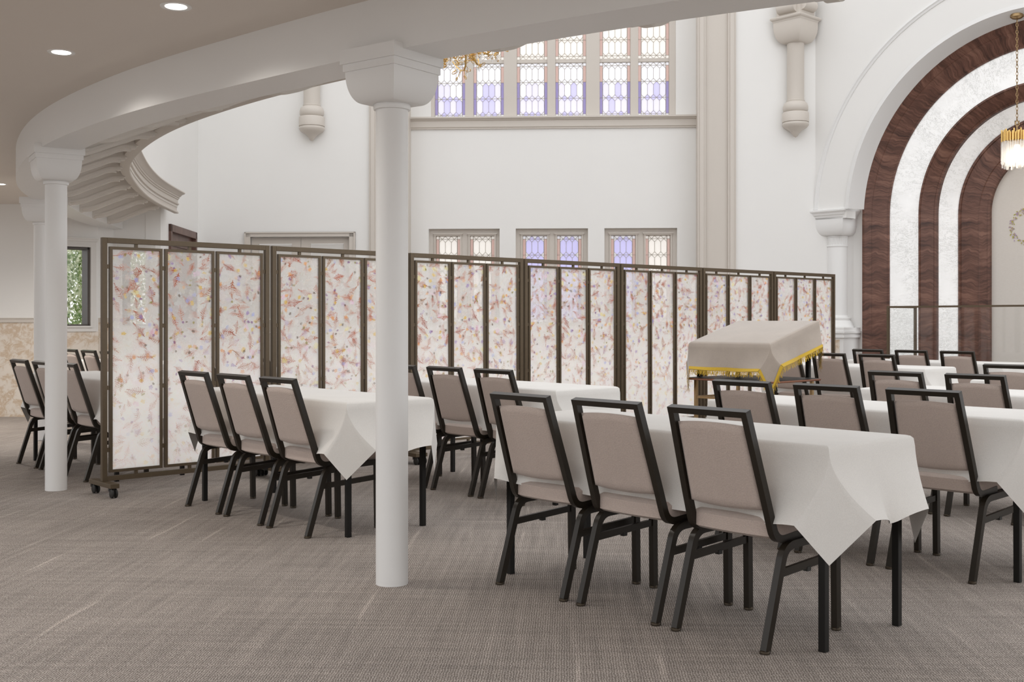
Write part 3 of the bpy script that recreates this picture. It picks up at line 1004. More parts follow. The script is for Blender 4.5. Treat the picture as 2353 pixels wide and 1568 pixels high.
# respond column at the arch jamb
rc = empty('respond_column', AO, ARCH_ROT)
tag(rc, 'white engaged column with fluted neck and square capital at the arch jamb', 'column')
cxr, cyr = 0.215, 0.25
MB().lathe([(0.150, 1.30), (0.150, 2.335), (0.148, 2.36)], 40, (cxr, cyr, 0)).build('shaft', 'white', rc, 40)
MB().lathe([(0.155, 2.34), (0.160, 2.35), (0.160, 2.362), (0.152, 2.368)], 40, (cxr, cyr, 0)).build('neck_ring', 'white', rc, 60)
mb = MB()
for i in range(36):
    a = 2 * pi * i / 36
    mb.tube([(cxr + 0.147 * cos(a), cyr + 0.147 * sin(a), 2.368), (cxr + 0.147 * cos(a), cyr + 0.147 * sin(a), 2.485)], 0.0085, 6)
mb.lathe([(0.147, 2.36), (0.147, 2.49)], 36, (cxr, cyr, 0)).build('fluted_neck', 'white', rc, 40)
MB().lathe([(0.150, 2.482), (0.160, 2.487), (0.160, 2.50), (0.150, 2.508)], 40, (cxr, cyr, 0)).build('neck_ring', 'white', rc, 60)
capr = [(0.15 + 0.10 * sin(t / 10 * pi / 2) ** 0.9, 2.505 + 0.20 * (1 - cos(t / 10 * pi / 2))) for t in range(11)] + [(0.25, 2.775)]
MB().squares(capr, (cxr, cyr, 0)).build('capital', 'white', rc, 30)
MB().squares([(0.255, 2.775), (0.262, 2.80), (0.275, 2.81), (0.285, 2.84), (0.30, 2.85), (0.31, 2.865), (0.31, 2.885), (0.285, 2.895)], (cxr, cyr, 0)).build('abacus', 'white', rc)
MB().lathe([(0.25, 1.13), (0.25, 1.15), (0.235, 1.16), (0.225, 1.20), (0.19, 1.245), (0.20, 1.25), (0.205, 1.275), (0.17, 1.285), (0.165, 1.30), (0.15, 1.315)], 40, (cxr, cyr, 0)).build('base', 'white', rc, 45)
pl = empty('pedestal', AO, ARCH_ROT)
tag(pl, 'white pedestal with marble inset below the engaged arch column', 'pedestal')
MB().box(-0.07, 0.50, -0.04, 0.54, 0.0, 0.98).build('block', 'white', pl)
mb = MB()
for e, z0, z1 in ((0.03, 0.98, 1.02), (0.015, 1.02, 1.045), (0.04, 1.045, 1.075), (0.02, 1.075, 1.13)):
    mb.box(-0.07 - e, 0.50 + e, -0.04 - e, 0.54, z0, z1)
mb.build('cap_moulding', 'white', pl)
MB().box(-0.01, 0.44, -0.048, -0.035, 0.1, 0.95).build('marble_inset', 'marble', pl)

# stage and glass railing
st = empty('stage_platform', AO, ARCH_ROT)
tag(st, 'low carpeted stage in front of the walnut arch', 'stage')
MB().box(0.64, 6.2, -0.95, 0.95, 0.0, 0.37).build('riser', 'wall', st)
MB().box(0.64, 6.22, -0.97, 0.95, 0.37, 0.38).build('stage_carpet', 'carpet', st)
rl = empty('glass_railing', AO, ARCH_ROT)
tag(rl, 'frameless glass railing with thin bronze top rail before the arch', 'railing')
MB().box(1.63, 5.4, -0.815, -0.785, 1.405, 1.43).build('top_rail', 'bronze', rl)
MB().box(1.63, 1.662, -0.785, -0.05, 1.405, 1.43).build('top_rail', 'bronze', rl)
for x, y in ((1.646, -0.80), (1.646, -0.07), (5.38, -0.80)):
    MB().box(x - 0.016, x + 0.016, y - 0.016, y + 0.016, 0.38, 1.41).build('post', 'bronze', rl)
for a, b in ((1.67, 3.50), (3.53, 5.36)):
    MB().box(a, b, -0.806, -0.794, 0.42, 1.40).build('glass_panel', 'clear', rl)
MB().box(1.640, 1.652, -0.78, -0.09, 0.42, 1.40).build('glass_panel', 'clear', rl)

# pendant lamps under the arch
def pendant(t, label):
    p = empty('crystal_pendant', AO + (-UX) * t + VX * 0.13, 0)
    tag(p, label, 'pendant lamp')
    zt = AZ + sqrt(2.53 ** 2 - (t - AC) ** 2)
    MB().lathe([(0.02, zt - 0.06), (0.06, zt - 0.05), (0.085, zt - 0.03), (0.085, zt + 0.005)], 20).build('canopy', 'brass', p, 50)
    ch = MB()
    z = zt - 0.06; k = 0
    while z > 3.86:
        pts = []
        for i in range(9):
            a = 2 * pi * i / 8
            x = 0.014 * cos(a); dz = 0.030 * sin(a)
            pts.append((x, 0, z - 0.03 + dz) if k % 2 else (0, x, z - 0.03 + dz))
        ch.tube(pts, 0.0045, 4)
        z -= 0.046; k += 1
    ch.build('chain', 'brass', p, 60)
    MB().box(-0.03, 0.03, -0.006, 0.006, 3.80, 3.812).box(-0.03, 0.03, -.006, .006, 3.862, 3.874).box(-0.03, -0.02, -.006, .006, 3.80, 3.874).box(0.02, 0.03, -.006, .006, 3.80, 3.874).build('hanger', 'brass', p)
    MB().tube([(0, 0, 3.80), (0, 0, 3.55)], 0.012, 8).build('stem', 'brass', p, 60)
    MB().lathe([(0.15, 3.60), (0.15, 3.615), (0.02, 3.62)], 24).build('ring_plate', 'brass', p, 40)
    MB().lathe([(0.01, 3.42), (0.045, 3.44), (0.05, 3.50), (0.03, 3.56)], 16).build('bulb', 'bulb', p, 60)
    r = random.Random(5)
    tubes = MB(); rods = MB()
    for ring, R, nn in ((0, 0.185, 36), (1, 0.12, 22)):
        for i in range(nn):
            a = 2 * pi * i / nn
            x, y = R * cos(a), R * sin(a)
            h = r.uniform(-.03, .03)
            tubes.tube([(x, y, 3.595 + h * .4), (x, y, 3.735 + h)], 0.012, 6)
            rods.tube([(x, y, 3.29 + r.uniform(-.045, .03) - 0.03 * ring), (x, y, 3.60)], 0.0125, 6)
    tubes.build('brass_tubes', 'gold', p, 60)
    rods.build('crystal_rods', 'crystal', p, 60)
    l = bpy.data.lights.new('pendant_light', 'POINT'); l.energy = 4; l.color = (1, 0.85, 0.66); l.shadow_soft_size = 0.06
    lo = bpy.data.objects.new('pendant_light', l); COL.objects.link(lo); lo.parent = p; lo.location = (0, 0, 3.38)
    return p
pendant(2.973, 'crystal rod pendant lamp with gold collar hanging in the arch')

# ------------------------------------------------------------------ side walls, left
WF = 15.2
C1 = (-6.06, 14.4); C2 = (-5.49, 14.9); C3 = (-5.393, WF); C4 = (-4.757, WF)
RAIL, MTOP = 1.27, 1.21
def wall_seg(p, q, name, holes=(), top=ZT, mat='wall', z0=0.0, thick=0.25):
    L = hypot(q[0] - p[0], q[1] - p[1]); a = atan2(q[1] - p[1], q[0] - p[0])
    o = wall_mesh(0, L, z0, top, list(holes), 0, thick).build(name, mat)
    o.location = (p[0], p[1], 0); o.rotation_euler = (0, 0, a)
    structure(o)
    return o, L, a
def dado(p, q, name, rail=True, top=MTOP):
    L = hypot(q[0] - p[0], q[1] - p[1]); a = atan2(q[1] - p[1], q[0] - p[0])
    o = MB().box(0, L, -0.015, 0.02, 0, top).build(name, 'marble'); o.location = (p[0], p[1], 0); o.rotation_euler = (0, 0, a); structure(o)
    if rail:
        MB().box(0, L, -0.03, 0.02, top, RAIL - 0.012).box(0, L, -0.04, 0.02, RAIL - 0.012, RAIL).build('dado_rail', 'trim', o)
wall_seg((-16, 14.4), C1, 'wall_left', top=3.2)
dado((-16, 14.4), C1, 'baseboard_left')
# glazed corner: narrow garden window
def garden_window(p, q, name, x0, x1, z0, z1, casing, sill):
    L = hypot(q[0] - p[0], q[1] - p[1]); a = atan2(q[1] - p[1], q[0] - p[0])
    w = empty(name, (p[0], p[1], 0), a); structure(w)
    c = casing
    fr = MB()
    fr.box(x0 - c, x0, -0.03, 0.03, z0 - c, z1 + c).box(x1, x1 + c, -0.03, 0.03, z0 - c, z1 + c).box(x0, x1, -0.03, 0.03, z1, z1 + c).box(x0, x1, -0.03, 0.03, z0 - c, z0)
    fr.box(x0 - c - .015, x1 + c + .015, -0.05, 0.0, z1 + c, z1 + c + 0.03).box(x0 - c - .03, x1 + c + .03, -0.065, 0.0, z1 + c + 0.03, z1 + c + 0.045)
    fr.box(x0 - 0.022, x0, -0.045, 0, z0 - .022, z1 + .022).box(x1, x1 + 0.022, -0.045, 0, z0 - .022, z1 + .022).box(x0, x1, -0.045, 0, z1, z1 + .022).box(x0, x1, -0.045, 0, z0 - .022, z0)
    fr.build('casing', 'trimwhite', w)
    d = MB()
    d.box(x0, x0 + 0.03, 0.0, 0.20, z0, z1).box(x1 - 0.03, x1, 0.0, 0.20, z0, z1).box(x0, x1, 0.0, 0.20, z1 - 0.03, z1).box(x0, x1, 0.0, 0.20, z0, z0 + 0.02)
    d.build('sash', 'darkwin', w)
    MB().box(x0 + 0.03, x1 - 0.03, 0.16, 0.166, z0 + .02, z1 - .03).build('glass_pane', 'clear', w)
    return w
L12 = hypot(C2[0] - C1[0], C2[1] - C1[1])
WZ0, WZ1 = 1.165, 2.20
wall_seg(C1, C2, 'wall_bay', [(0.10, 0.645, WZ0, WZ1)], 2.9)
garden_window(C1, C2, 'window_7', 0.10, 0.645, WZ0, WZ1, 0.075, 1.1)
dado(C1, C2, 'baseboard_bay', False, WZ0 - 0.075)
wall_seg(C2, C3, 'wall_return', top=2.9)
dado(C2, C3, 'baseboard_return')
wall_seg(C3, C4, 'wall_front_bay', [(0.13, 0.50, WZ0, WZ1)], 2.95)
garden_window(C3, C4, 'window_8', 0.13, 0.50, WZ0, WZ1, 0.075, 1.1)
dado(C3, C4, 'baseboard_front_bay', False, WZ0 - 0.075)
C5 = (-4.757 - 0.049 * 2.35, WF + 2.35)
wall_seg(C4, C5, 'wall_side', [(0.44, 1.98, 0, 2.55)], ZT, thick=0.2)
d2 = empty('door_2', (C4[0], C4[1], 0), atan2(C5[1] - C4[1], C5[0] - C4[0])); structure(d2)
mb = MB()
mb.box(0.42, 0.50, -0.035, 0.12, 0, 2.58).box(1.92, 2.0, -0.035, 0.12, 0, 2.58).box(0.42, 2.0, -0.035, 0.12, 2.48, 2.58)
def boxuv(mb):
    mb.uv = [(p[2] * 0.15 + p[1], p[0]) for p in mb.v]
    return mb
boxuv(mb).build('casing', 'doorwood', d2)
lf = boxuv(wall_mesh(0.50, 1.92, 0.01, 2.48, [(0.66, 1.76, 1.3, 2.30)], 0.03, 0.075)).build('door_leaf', 'doorwood', d2)
boxuv(MB().box(0.66, 1.76, 0.05, 0.07, 1.3, 2.30)).build('panel', 'doorwood', lf)
# wainscot on the hall walls
for a, b, dep, nm in ((-0.25, 0.742, 0, 'baseboard_back_left'), (2.465, 2.70, 0, 'baseboard_back_corner'), (3.26, 7.72, REC, 'baseboard_back'), (8.27, 9.5, 0, 'baseboard_back_right')):
    o = MB().box(a, b, -0.015, 0.02, 0, 0.98).build(nm, 'marble'); structure(to_back(o, dep))
    MB().box(a, b, -0.03, 0.02, 0.98, 1.06).box(a, b, -0.045, 0.02, 1.06, 1.08).build('dado_rail', 'white', o)

# unseen walls added behind and beside the camera to block low sky light
structure(MB().box(-14.2, 11.0, -6.6, -6.3, 0, 2.6).build('wall_rear_light_block', 'wall'))
structure(MB().box(-14.2, -14.0, -6.3, 14.4, 0, 2.6).build('wall_far_left_light_block', 'wall'))
# upper side wall above the balcony deck
o = wall_mesh(-4.2, 0.0, 2.95, ZT, [], 0.0, 0.2).build('wall_side_upper', 'wall'); o.location = (C4[0], C4[1], 0); o.rotation_euler = (0, 0, atan2(C5[1] - C4[1], C5[0] - C4[0])); structure(o)

# garden outside the left windows
g = empty('weeping_tree', (-8.0, 19.6, 0)); tag(g, 'weeping garden tree with pale green hanging foliage outside the left window', 'tree')
MB().tube([(0, 0, -0.3), (0.1, 0.05, 1.2), (0.0, 0.1, 2.6), (0.1, 0.0, 4.2)], [0.16, 0.13, 0.1, 0.04], 8).build('trunk', 'bark', g, 60)
r = random.Random(3); mb = MB()
for _ in range(260):
    a = r.uniform(0, 2 * pi); R = sqrt(r.uniform(0.05, 1)) * 1.9
    x, y = R * cos(a), R * sin(a) * 0.9
    top = 4.3 - 0.5 * R + r.uniform(-.4, .2); ln = r.uniform(1.2, 3.0)
    z = top
    while z > max(0.55, top - ln):
        for q in range(3):
            b = r.uniform(0, 2 * pi); l = r.uniform(.05, .10); w = l * 0.28
            px, py = x + r.uniform(-.05, .05), y + r.uniform(-.05, .05)
            d = Vector((cos(b) * 0.6, sin(b) * 0.6, -0.8)).normalized(); s_ = d.cross(Vector((r.random() - .5, r.random() - .5, r.random() - .5))).normalized()
            p0 = Vector((px, py, z))
            mb.add([p0, p0 + d * l / 2 + s_ * w, p0 + d * l, p0 + d * l / 2 - s_ * w], [(0, 1, 2, 3)])
        z -= 0.065
fo = mb.build('foliage', 'leaf', g); fo['kind'] = 'stuff'
g2 = empty('hedge', (-8.0, 16.3, 0)); tag(g2, 'clipped green hedge along the foot of the left window', 'hedge')
MB().tube([(-1.2, 0.2, -0.3), (0, 0.2, 0.3), (1.2, 0.2, 0.5)], 0.04, 6).build('stem', 'bark', g2)
mb = MB()
for _ in range(5200):
    p0 = Vector((r.uniform(-1.4, 2.4), r.uniform(0, 0.6), 0)); p0.z = r.uniform(-.2, 1.22 + 0.07 * sin(p0.x * 5) + 0.05 * sin(p0.x * 13))
    d = Vector((r.uniform(-1, 1), r.uniform(-1, 0.4), r.uniform(-.3, 1))).normalized(); s_ = d.cross(Vector((.3, .5, .8))).normalized(); l = r.uniform(.05, .09)
    mb.add([p0, p0 + d * l / 2 + s_ * l * .3, p0 + d * l, p0 + d * l / 2 - s_ * l * .3], [(0, 1, 2, 3)])
fo = mb.build('foliage', 'leaf2', g2); fo['kind'] = 'stuff'
structure(MB().box(-18, -4.0, 17.75, 30, -0.35, -0.3).build('floor_garden', 'leaf2'))

# ------------------------------------------------------------------ downlights
def downlight(x, y, label, e=30):
    d = empty('downlight', (x, y, ZC)); tag(d, label, 'downlight', 'recessed downlights')
    MB().lathe([(0.050, -0.001), (0.072, -0.004), (0.074, 0.0), (0.070, 0.004)], 28).build('trim_ring', 'white', d, 60)
    MB().lathe([(0.001, -0.0035), (0.050, -0.0035), (0.050, 0.002)], 28).build('lens', 'lamp', d, 40)
    l = bpy.data.lights.new('downlight_lamp', 'SPOT'); l.energy = e; l.color = (1, 0.95, 0.88); l.spot_size = radians(150); l.spot_blend = 0.9; l.shadow_soft_size = 0.05
    lo = bpy.data.objects.new('downlight_lamp', l); COL.objects.link(lo); lo.parent = d; lo.location = (0, 0, -0.02)
    return d
downlight(-1.595, 5.33, 'round recessed downlight in the ceiling nearer the top edge')
downlight(-2.505, 6.24, 'round recessed downlight in the ceiling farther left')
downlight(-5.60, 12.29, 'round recessed downlight far left in the ceiling by the left wall', 150)

# ------------------------------------------------------------------ hall chandelier (only its lowest sprays show below the beam)
trim_z = 7.4
structure(MB().box(-6, 12, 9.4, 9.6, trim_z, trim_z + 0.25).build('trim_4', 'white'))
def chandelier(x, y, z, label):
    c = empty('branch_chandelier', (x, y, 0)); tag(c, label, 'chandelier')
    MB().tube([(0, 0, trim_z), (0, 0, z + 0.30)], 0.012, 8).build('stem', 'gold', c, 60)
    MB().lathe([(0.01, z + 0.22), (0.06, z + 0.25), (0.05, z + 0.33), (0.012, z + 0.36)], 16).build('hub', 'gold', c, 60)
    r = random.Random(11)
    for b in range(9):
        a = 2 * pi * b / 9 + r.uniform(-.2, .2)
        R = r.uniform(.28, .42)
        pts = []
        dz = r.uniform(-.34, -.22)
        for i in range(8):
            t = i / 7
            pts.append((R * t * cos(a + .5 * t * t), R * t * sin(a + .5 * t * t), z + 0.28 + dz * sin(t * pi * 0.72) + 0.10 * t * t))
        br = MB().tube(pts, [0.010 - 0.0008 * i for i in range(8)], 6).build('branch', 'gold', c, 60)
        lv = MB(); cr = MB()
        for i in range(2, 8):
            for q in range(2):
                p = Vector(pts[i]) + Vector((r.uniform(-.05, .05), r.uniform(-.05, .05), r.uniform(-.07, .05)))
                lv.tube([pts[i], p], 0.003, 4)
                ring = []; b2 = r.uniform(0, pi); tl = r.uniform(-.6, .6)
                for k in range(9):
                    q2 = 2 * pi * k / 8
                    ring.append(p + Vector((0.026 * cos(q2) * cos(b2), 0.026 * cos(q2) * sin(b2), 0.012 * sin(q2) + tl * 0.026 * cos(q2))))
                lv.tube(ring, 0.0035, 4)
            p = Vector(pts[i]) + Vector((r.uniform(-.03, .03), r.uniform(-.03, .03), -0.03))
            h = 0.024; w = 0.014
            cr.add([p + Vector(d) for d in ((0, 0, h), (w, 0, 0), (0, w, 0), (-w, 0, 0), (0, -w, 0), (0, 0, -h * 1.4))],
                   [(0, 1, 2), (0, 2, 3), (0, 3, 4), (0, 4, 1), (5, 2, 1), (5, 3, 2), (5, 4, 3), (5, 1, 4)])
        lv.build('leaf_rings', 'gold', br, 60)['kind'] = 'stuff'
        cr.build('crystals', 'crystal', br)['kind'] = 'stuff'
    return c
chandelier(-0.40, 9.5, 3.40, 'gold branch chandelier with crystals peeking below the balcony beam')

# ------------------------------------------------------------------ glass screens
SO = Vector((-2.90, 7.93, 0)); SDIR = radians(42.4); SP = 1.360; SL = 1.335
def make_screen():
    s = empty('glass_screen')
    pw, pt = 0.036, 0.036
    z0, z1 = 0.10, 1.825
    for x in (pw / 2, SL - pw / 2):
        MB().bbox(x - pw / 2, x + pw / 2, -pt / 2, pt / 2, z0, z1, 0.002).build('post', 'bronze', s)
    MB().bbox(pw, SL - pw, -pt / 2, pt / 2, z1 - 0.038, z1, 0.002).build('top_rail', 'bronze', s)
    MB().bbox(pw, SL - pw, -pt / 2, pt / 2, z0, z0 + 0.034, 0.002).build('bottom_rail', 'bronze', s)
    inn = SL - 2 * pw
    gap = 0.020
    w = (inn - 4 * gap) / 3
    f0, f1 = z0 + 0.058, z1 - 0.062
    ft = 0.020
    fm = MB()
    fm.box(0, ft, -0.014, 0.014, f0, f1).box(w - ft, w, -0.014, 0.014, f0, f1).box(ft, w - ft, -0.014, 0.014, f0, f0 + ft).box(ft, w - ft, -0.014, 0.014, f1 - ft, f1)
    fme = fm.mesh('panel_frame', 'bronze')
    zc = (f0 + f1) / 2
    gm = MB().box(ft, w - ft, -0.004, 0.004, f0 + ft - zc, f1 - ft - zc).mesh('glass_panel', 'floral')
    sp = MB().box(-gap / 2, gap / 2, -0.009, 0.009, -0.015, 0.015).mesh('spacer', 'bronze')
    sv = MB().box(-0.011, 0.011, -0.009, 0.009, -0.012, 0.012).mesh('spacer', 'bronze')
    for k in range(3):
        x = pw + gap + k * (w + gap)
        fr = obj('panel_frame', fme, s, (x, 0, 0))
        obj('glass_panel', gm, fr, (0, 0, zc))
        obj('spacer', sv, s, (x + w / 2, 0, z1 - 0.050))
        obj('spacer', sv, s, (x + w / 2, 0, z0 + 0.046))
    for k in range(4):
        x = pw + gap / 2 + k * (w + gap)
        for z in (0.32, 0.76, 1.20, 1.62):
            obj('spacer', sp, s, (x, 0, z))
    for x in (pw / 2, SL - pw / 2):
        MB().bbox(x - 0.032, x + 0.032, -0.19, 0.19, 0.068, 0.10, 0.003).build('base_foot', 'bronze', s)
        for y in (-0.155, 0.155):
            cs = MB()
            cs.lathe([(0.026, -0.008), (0.032, -0.004), (0.032, 0.004), (0.026, 0.008)], 16)
            v = cs.v; cs.v = []
            for dx in (-0.014, 0.014):
                cs.v += [(x + p[2] + dx, y - 0.012 + p[0], 0.032 + p[1]) for p in v]
            f = cs.f; nv = len(v); cs.f = f + [tuple(i + nv for i in q) for q in f]
            cs.box(x - 0.006, x + 0.006, y - 0.018, y + 0.012, 0.03, 0.07)
            cs.box(x - 0.024, x + 0.024, y + 0.0, y + 0.024, 0.045, 0.07)
            cs.build('caster', 'rubber', s, 40)
    return s
SLAB = ['leftmost flower-print glass screen, its end beside the slim left column',
        'second flower-print glass screen from left, partly behind the near white column',
        'third flower-print glass screen from left, just right of the near white column',
        'fourth flower-print glass screen from left, middle of the row of seven',
        'fifth flower-print glass screen from left, left of the draped reading desk',
        'sixth flower-print glass screen from left, directly behind the draped desk',
        'rightmost flower-print glass screen, nearest the walnut arch']
proto = make_screen()
for k in range(7):
    o = proto if k == 0 else copy_tree(proto)
    o.location = SO + Vector((cos(SDIR), sin(SDIR), 0)) * (SP * k)
    o.rotation_euler = (0, 0, SDIR)
    tag(o, SLAB[k], 'room divider', 'row of flower-print screens')

# ------------------------------------------------------------------ tables and cloths
THX, THY, TZ = 0.925, 0.315, 0.775
def make_table():
    t = empty('banquet_table')
    MB().bbox(-THX + .008, THX - .008, -THY + .008, THY - .008, TZ - 0.040, TZ - 0.008, 0.006).build('table_top', 'wall', t)
    lm = MB().bbox(-0.0145, 0.0145, -0.0145, 0.0145, 0.0, TZ - 0.042, 0.002).mesh('leg', 'black')
    for sx in (-1, 1):
        for sy in (-1, 1):
            obj('leg', lm, t, (sx * 0.872, sy * 0.268, 0))
    for sx in (-1, 1):
        MB().box(sx * 0.872 - 0.012, sx * 0.872 + 0.012, -0.243, 0.243, TZ - 0.10, TZ - 0.05).build('apron', 'black', t)
    return t
def cloth_rows(hx, hy, drop, seed=1, flare=1.7, out0=0.02, fl=(0.28, 0.37), tip=1.38):
    """perimeter list of (edge point, hem point) for a cloth laid over a rectangle"""
    r = random.Random(seed)
    per = []
    ph = [r.uniform(0, 6) for _ in range(8)]
    S0 = 0.34
    def side(p, d, n, L, idx, fl):
        # p corner start, d along, n outward
        N = 26
        res = []
        for i in range(N + 1):
            t = i / N
            # denser at both ends
            s = L * (0.5 - 0.5 * cos(pi * t))
            e = p + d * s
            S0 = 0.40 if L > 1.2 else 0.52
            wa = max(0.0, 1 - s / S0); wb = max(0.0, 1 - (L - s) / S0)
            wa = wa * wa * (3 - 2 * wa); wb = wb * wb * (3 - 2 * wb)
            w = max(wa, wb)
            v = (d * (fl * (wa - wb)) + n * (0.05 * (1 - w) + fl * w) + Vector((0, 0, -1 + w * (1 - sqrt(1 - 2 * fl * fl))))).normalized() * drop
            wob = 0.006 * sin(s * 7 + ph[idx]) + 0.004 * sin(s * 15 + ph[idx + 4])
            h = e + v + n * (wob * (1 - w) + out0 * 0.2)
            res.append((e, h, w))
        return res
    cs = [Vector((-hx, -hy, 0)), Vector((hx, -hy, 0)), Vector((hx, hy, 0)), Vector((-hx, hy, 0))]
    ds = [Vector((1, 0, 0)), Vector((0, 1, 0)), Vector((-1, 0, 0)), Vector((0, -1, 0))]
    ns = [Vector((0, -1, 0)), Vector((1, 0, 0)), Vector((0, 1, 0)), Vector((-1, 0, 0))]
    Ls = [2 * hx, 2 * hy, 2 * hx, 2 * hy]
    for k in range(4):
        sd = side(cs[k], ds[k], ns[k], Ls[k], k, fl[k % 2])
        per += sd
        A = cs[(k + 1) % 4]
        Bp = sd[-1][1]
        n2 = ns[(k + 1) % 4]; d2 = ds[(k + 1) % 4]
        f2 = fl[(k + 1) % 2]
        Dp = A + (d2 * f2 + n2 * f2 + Vector((0, 0, -sqrt(1 - 2 * f2 * f2)))).normalized() * drop + n2 * (out0 * 0.2)
        diag = (ns[k] + n2).normalized()
        Cp = A + Vector((0, 0, -drop * tip)) + diag * 0.0
        for i in range(1, 14):
            t = i / 14
            h = Bp.lerp(Cp, t * 2) if t < 0.5 else Cp.lerp(Dp, t * 2 - 1)
            per.append((A, h, 1.0))
    return per, flare
def cloth_mesh(hx, hy, drop, mat, name, K=11, slope=0.0, seed=1, rad=0.026, flr=(0.28, 0.37), tip=1.38):
    per, fl = cloth_rows(hx, hy, drop, seed, fl=flr, tip=tip)
    c0 = Vector((0, 0, 0))
    mb = MB(); rows = []
    def inset(e, q):
        return Vector((max(-hx + q, min(hx - q, e.x)), max(-hy + q, min(hy - q, e.y)), 0))
    def sh(p):
        return Vector((p.x, p.y, p.z + slope * p.y))
    rows.append([sh(inset(e, rad)) for e, h, w in per])
    for a in (30, 60):
        q = radians(a)
        rows.append([sh(inset(e, rad * (1 - sin(q))) + Vector((0, 0, -rad * (1 - cos(q))))) for e, h, w in per])
    for k in range(1, K + 1):
        t = k / K
        row = []
        for e, h, w in per:
            d = h - e
            zz = -rad + (d.z + rad) * t
            tt = t ** (1 + (fl - 1) * w)
            row.append(sh(Vector((e.x + d.x * tt, e.y + d.y * tt, zz))))
        rows.append(row)
    n = len(per)
    for row in rows:
        mb.v += [tuple(p) for p in row]
    for k in range(len(rows) - 1):
        for i in range(n):
            j = (i + 1) % n
            mb.f.append((k * n + i, k * n + j, (k + 1) * n + j, (k + 1) * n + i))
    mb.f.append(tuple(range(n)))
    me = mb.mesh(name, mat, 75)
    return me, rows
CLOTH, _ = cloth_mesh(THX, THY, 0.318, 'linen', 'tablecloth', 14)

# ------------------------------------------------------------------ chairs
def fillet(pts, r, n=6):
    out = [Vector(pts[0])]
    for i in range(1, len(pts) - 1):
        a, b, c = (Vector(p) for p in pts[i - 1:i + 2])
        d1 = (a - b).normalized(); d2 = (c - b).normalized()
        p0 = b + d1 * r; p2 = b + d2 * r
        for k in range(n + 1):
            t = k / n
            out.append(p0 * (1 - t) ** 2 + b * 2 * t * (1 - t) + p2 * t * t)
    out.append(Vector(pts[-1]))
    return out
def make_chair():
    c = empty('banquet_chair')
    tw, tt = 0.027, 0.031
    for sx in (-1, 1):
        xf = 0.212 * sx
        # rear leg bends forward under the seat
        p = fillet([(xf, -0.245, 0.004), (xf, -0.125, 0.385), (xf, 0.225, 0.395)], 0.055)
        MB().sweep(p, (1, 0, 0), tw, tt).build('leg', 'chairmetal', c, 35)
        MB().sweep([(xf, 0.238, 0.004), (xf, 0.232, 0.41)], (1, 0, 0), tw, tt).build('leg', 'chairmetal', c, 35)
        # back upright with curved foot
        xb0, xb1 = 0.192 * sx, 0.174 * sx
        p = fillet([(xf * 0.93, 0.02, 0.418), (xb0, -0.155, 0.405), (xb0 * .98, -0.205, 0.56), (xb1, -0.312, 0.895)], 0.05)
        MB().sweep(p, (1, 0, 0), tw, 0.030).build('back_post', 'chairmetal', c, 35)
        MB().sweep([(xf, -0.15, 0.285), (xf, 0.225, 0.305)], (1, 0, 0), 0.016, 0.030).build('stretcher', 'chairmetal', c)
        MB().box(xf - .010, xf + .010, 0.02, 0.045, 0.268, 0.285).build('stacking_bumper', 'rubber', c)
        for y in (-0.246, 0.238):
            MB().lathe([(0.017, 0.0), (0.020, 0.002), (0.020, 0.010), (0.016, 0.014)], 14, (xf, y, 0)).build('glide', 'glide', c, 50)
    MB().sweep([(-0.1875, -0.312, 0.893), (0.1875, -0.312, 0.893)], (0, -0.3, 0.95), 0.024, 0.031).build('top_rail', 'chairmetal', c)
    MB().box(-0.20, 0.20, 0.15, 0.18, 0.38, 0.405).build('seat_rail', 'chairmetal', c)
    # seat cushion
    def pad(nx, ny, fn):
        mb = MB()
        g = [[fn(-1 + 2 * i / nx, -1 + 2 * j / ny, 1) for i in range(nx + 1)] for j in range(ny + 1)]
        h = [[fn(-1 + 2 * i / nx, -1 + 2 * j / ny, -1) for i in range(nx + 1)] for j in range(ny + 1)]
        n = (nx + 1) * (ny + 1)
        mb.v = [tuple(p) for row in g for p in row] + [tuple(p) for row in h for p in row]
        I = lambda j, i: j * (nx + 1) + i
        for j in range(ny):
            for i in range(nx):
                mb.f.append((I(j, i), I(j, i + 1), I(j + 1, i + 1), I(j + 1, i)))
                mb.f.append((n + I(j, i), n + I(j + 1, i), n + I(j + 1, i + 1), n + I(j, i + 1)))
        rim = [I(0, i) for i in range(nx + 1)] + [I(j, nx) for j in range(1, ny + 1)] + [I(ny, i) for i in range(nx - 1, -1, -1)] + [I(j, 0) for j in range(ny - 1, 0, -1)]
        for a, b in zip(rim, rim[1:] + rim[:1]):
            mb.f.append((a, n + a, n + b, b))
        return mb
    def ease(v, e):
        return max(0.0, 1 - abs(v) ** e)
    def seat(u, v, s):
        k = (ease(u, 26) * ease(v, 26)) ** 0.30
        x = 0.205 * u * (1 - 0.02 * abs(v) ** 6); y = 0.055 + 0.21 * v
        if v < 0:
            y -= 0.020 * (1 - u * u) * (-v)
        return Vector((x, y, 0.445 + s * (0.027 + 0.013 * k)))
    pad(18, 18, seat).build('seat', 'fabric', c, 60)
    def back(u, v, s):
        k = (ease(u, 22) * ease(v, 22)) ** 0.35
        z = 0.683 + 0.160 * v
        top = 0.009 * (1 - u * u)
        z += top if v > 0 else -top * abs(v) * 0.9
        lean = -0.205 - (z - 0.56) / 0.335 * 0.107
        x = 0.167 * u * (1 + 0.045 * (-v))
        return Vector((x, lean - 0.012 * (1 - u * u) - s * (0.006 + 0.014 * k) + 0.006, z))
    pad(16, 20, back).build('backrest', 'fabric', c, 60)
    return c

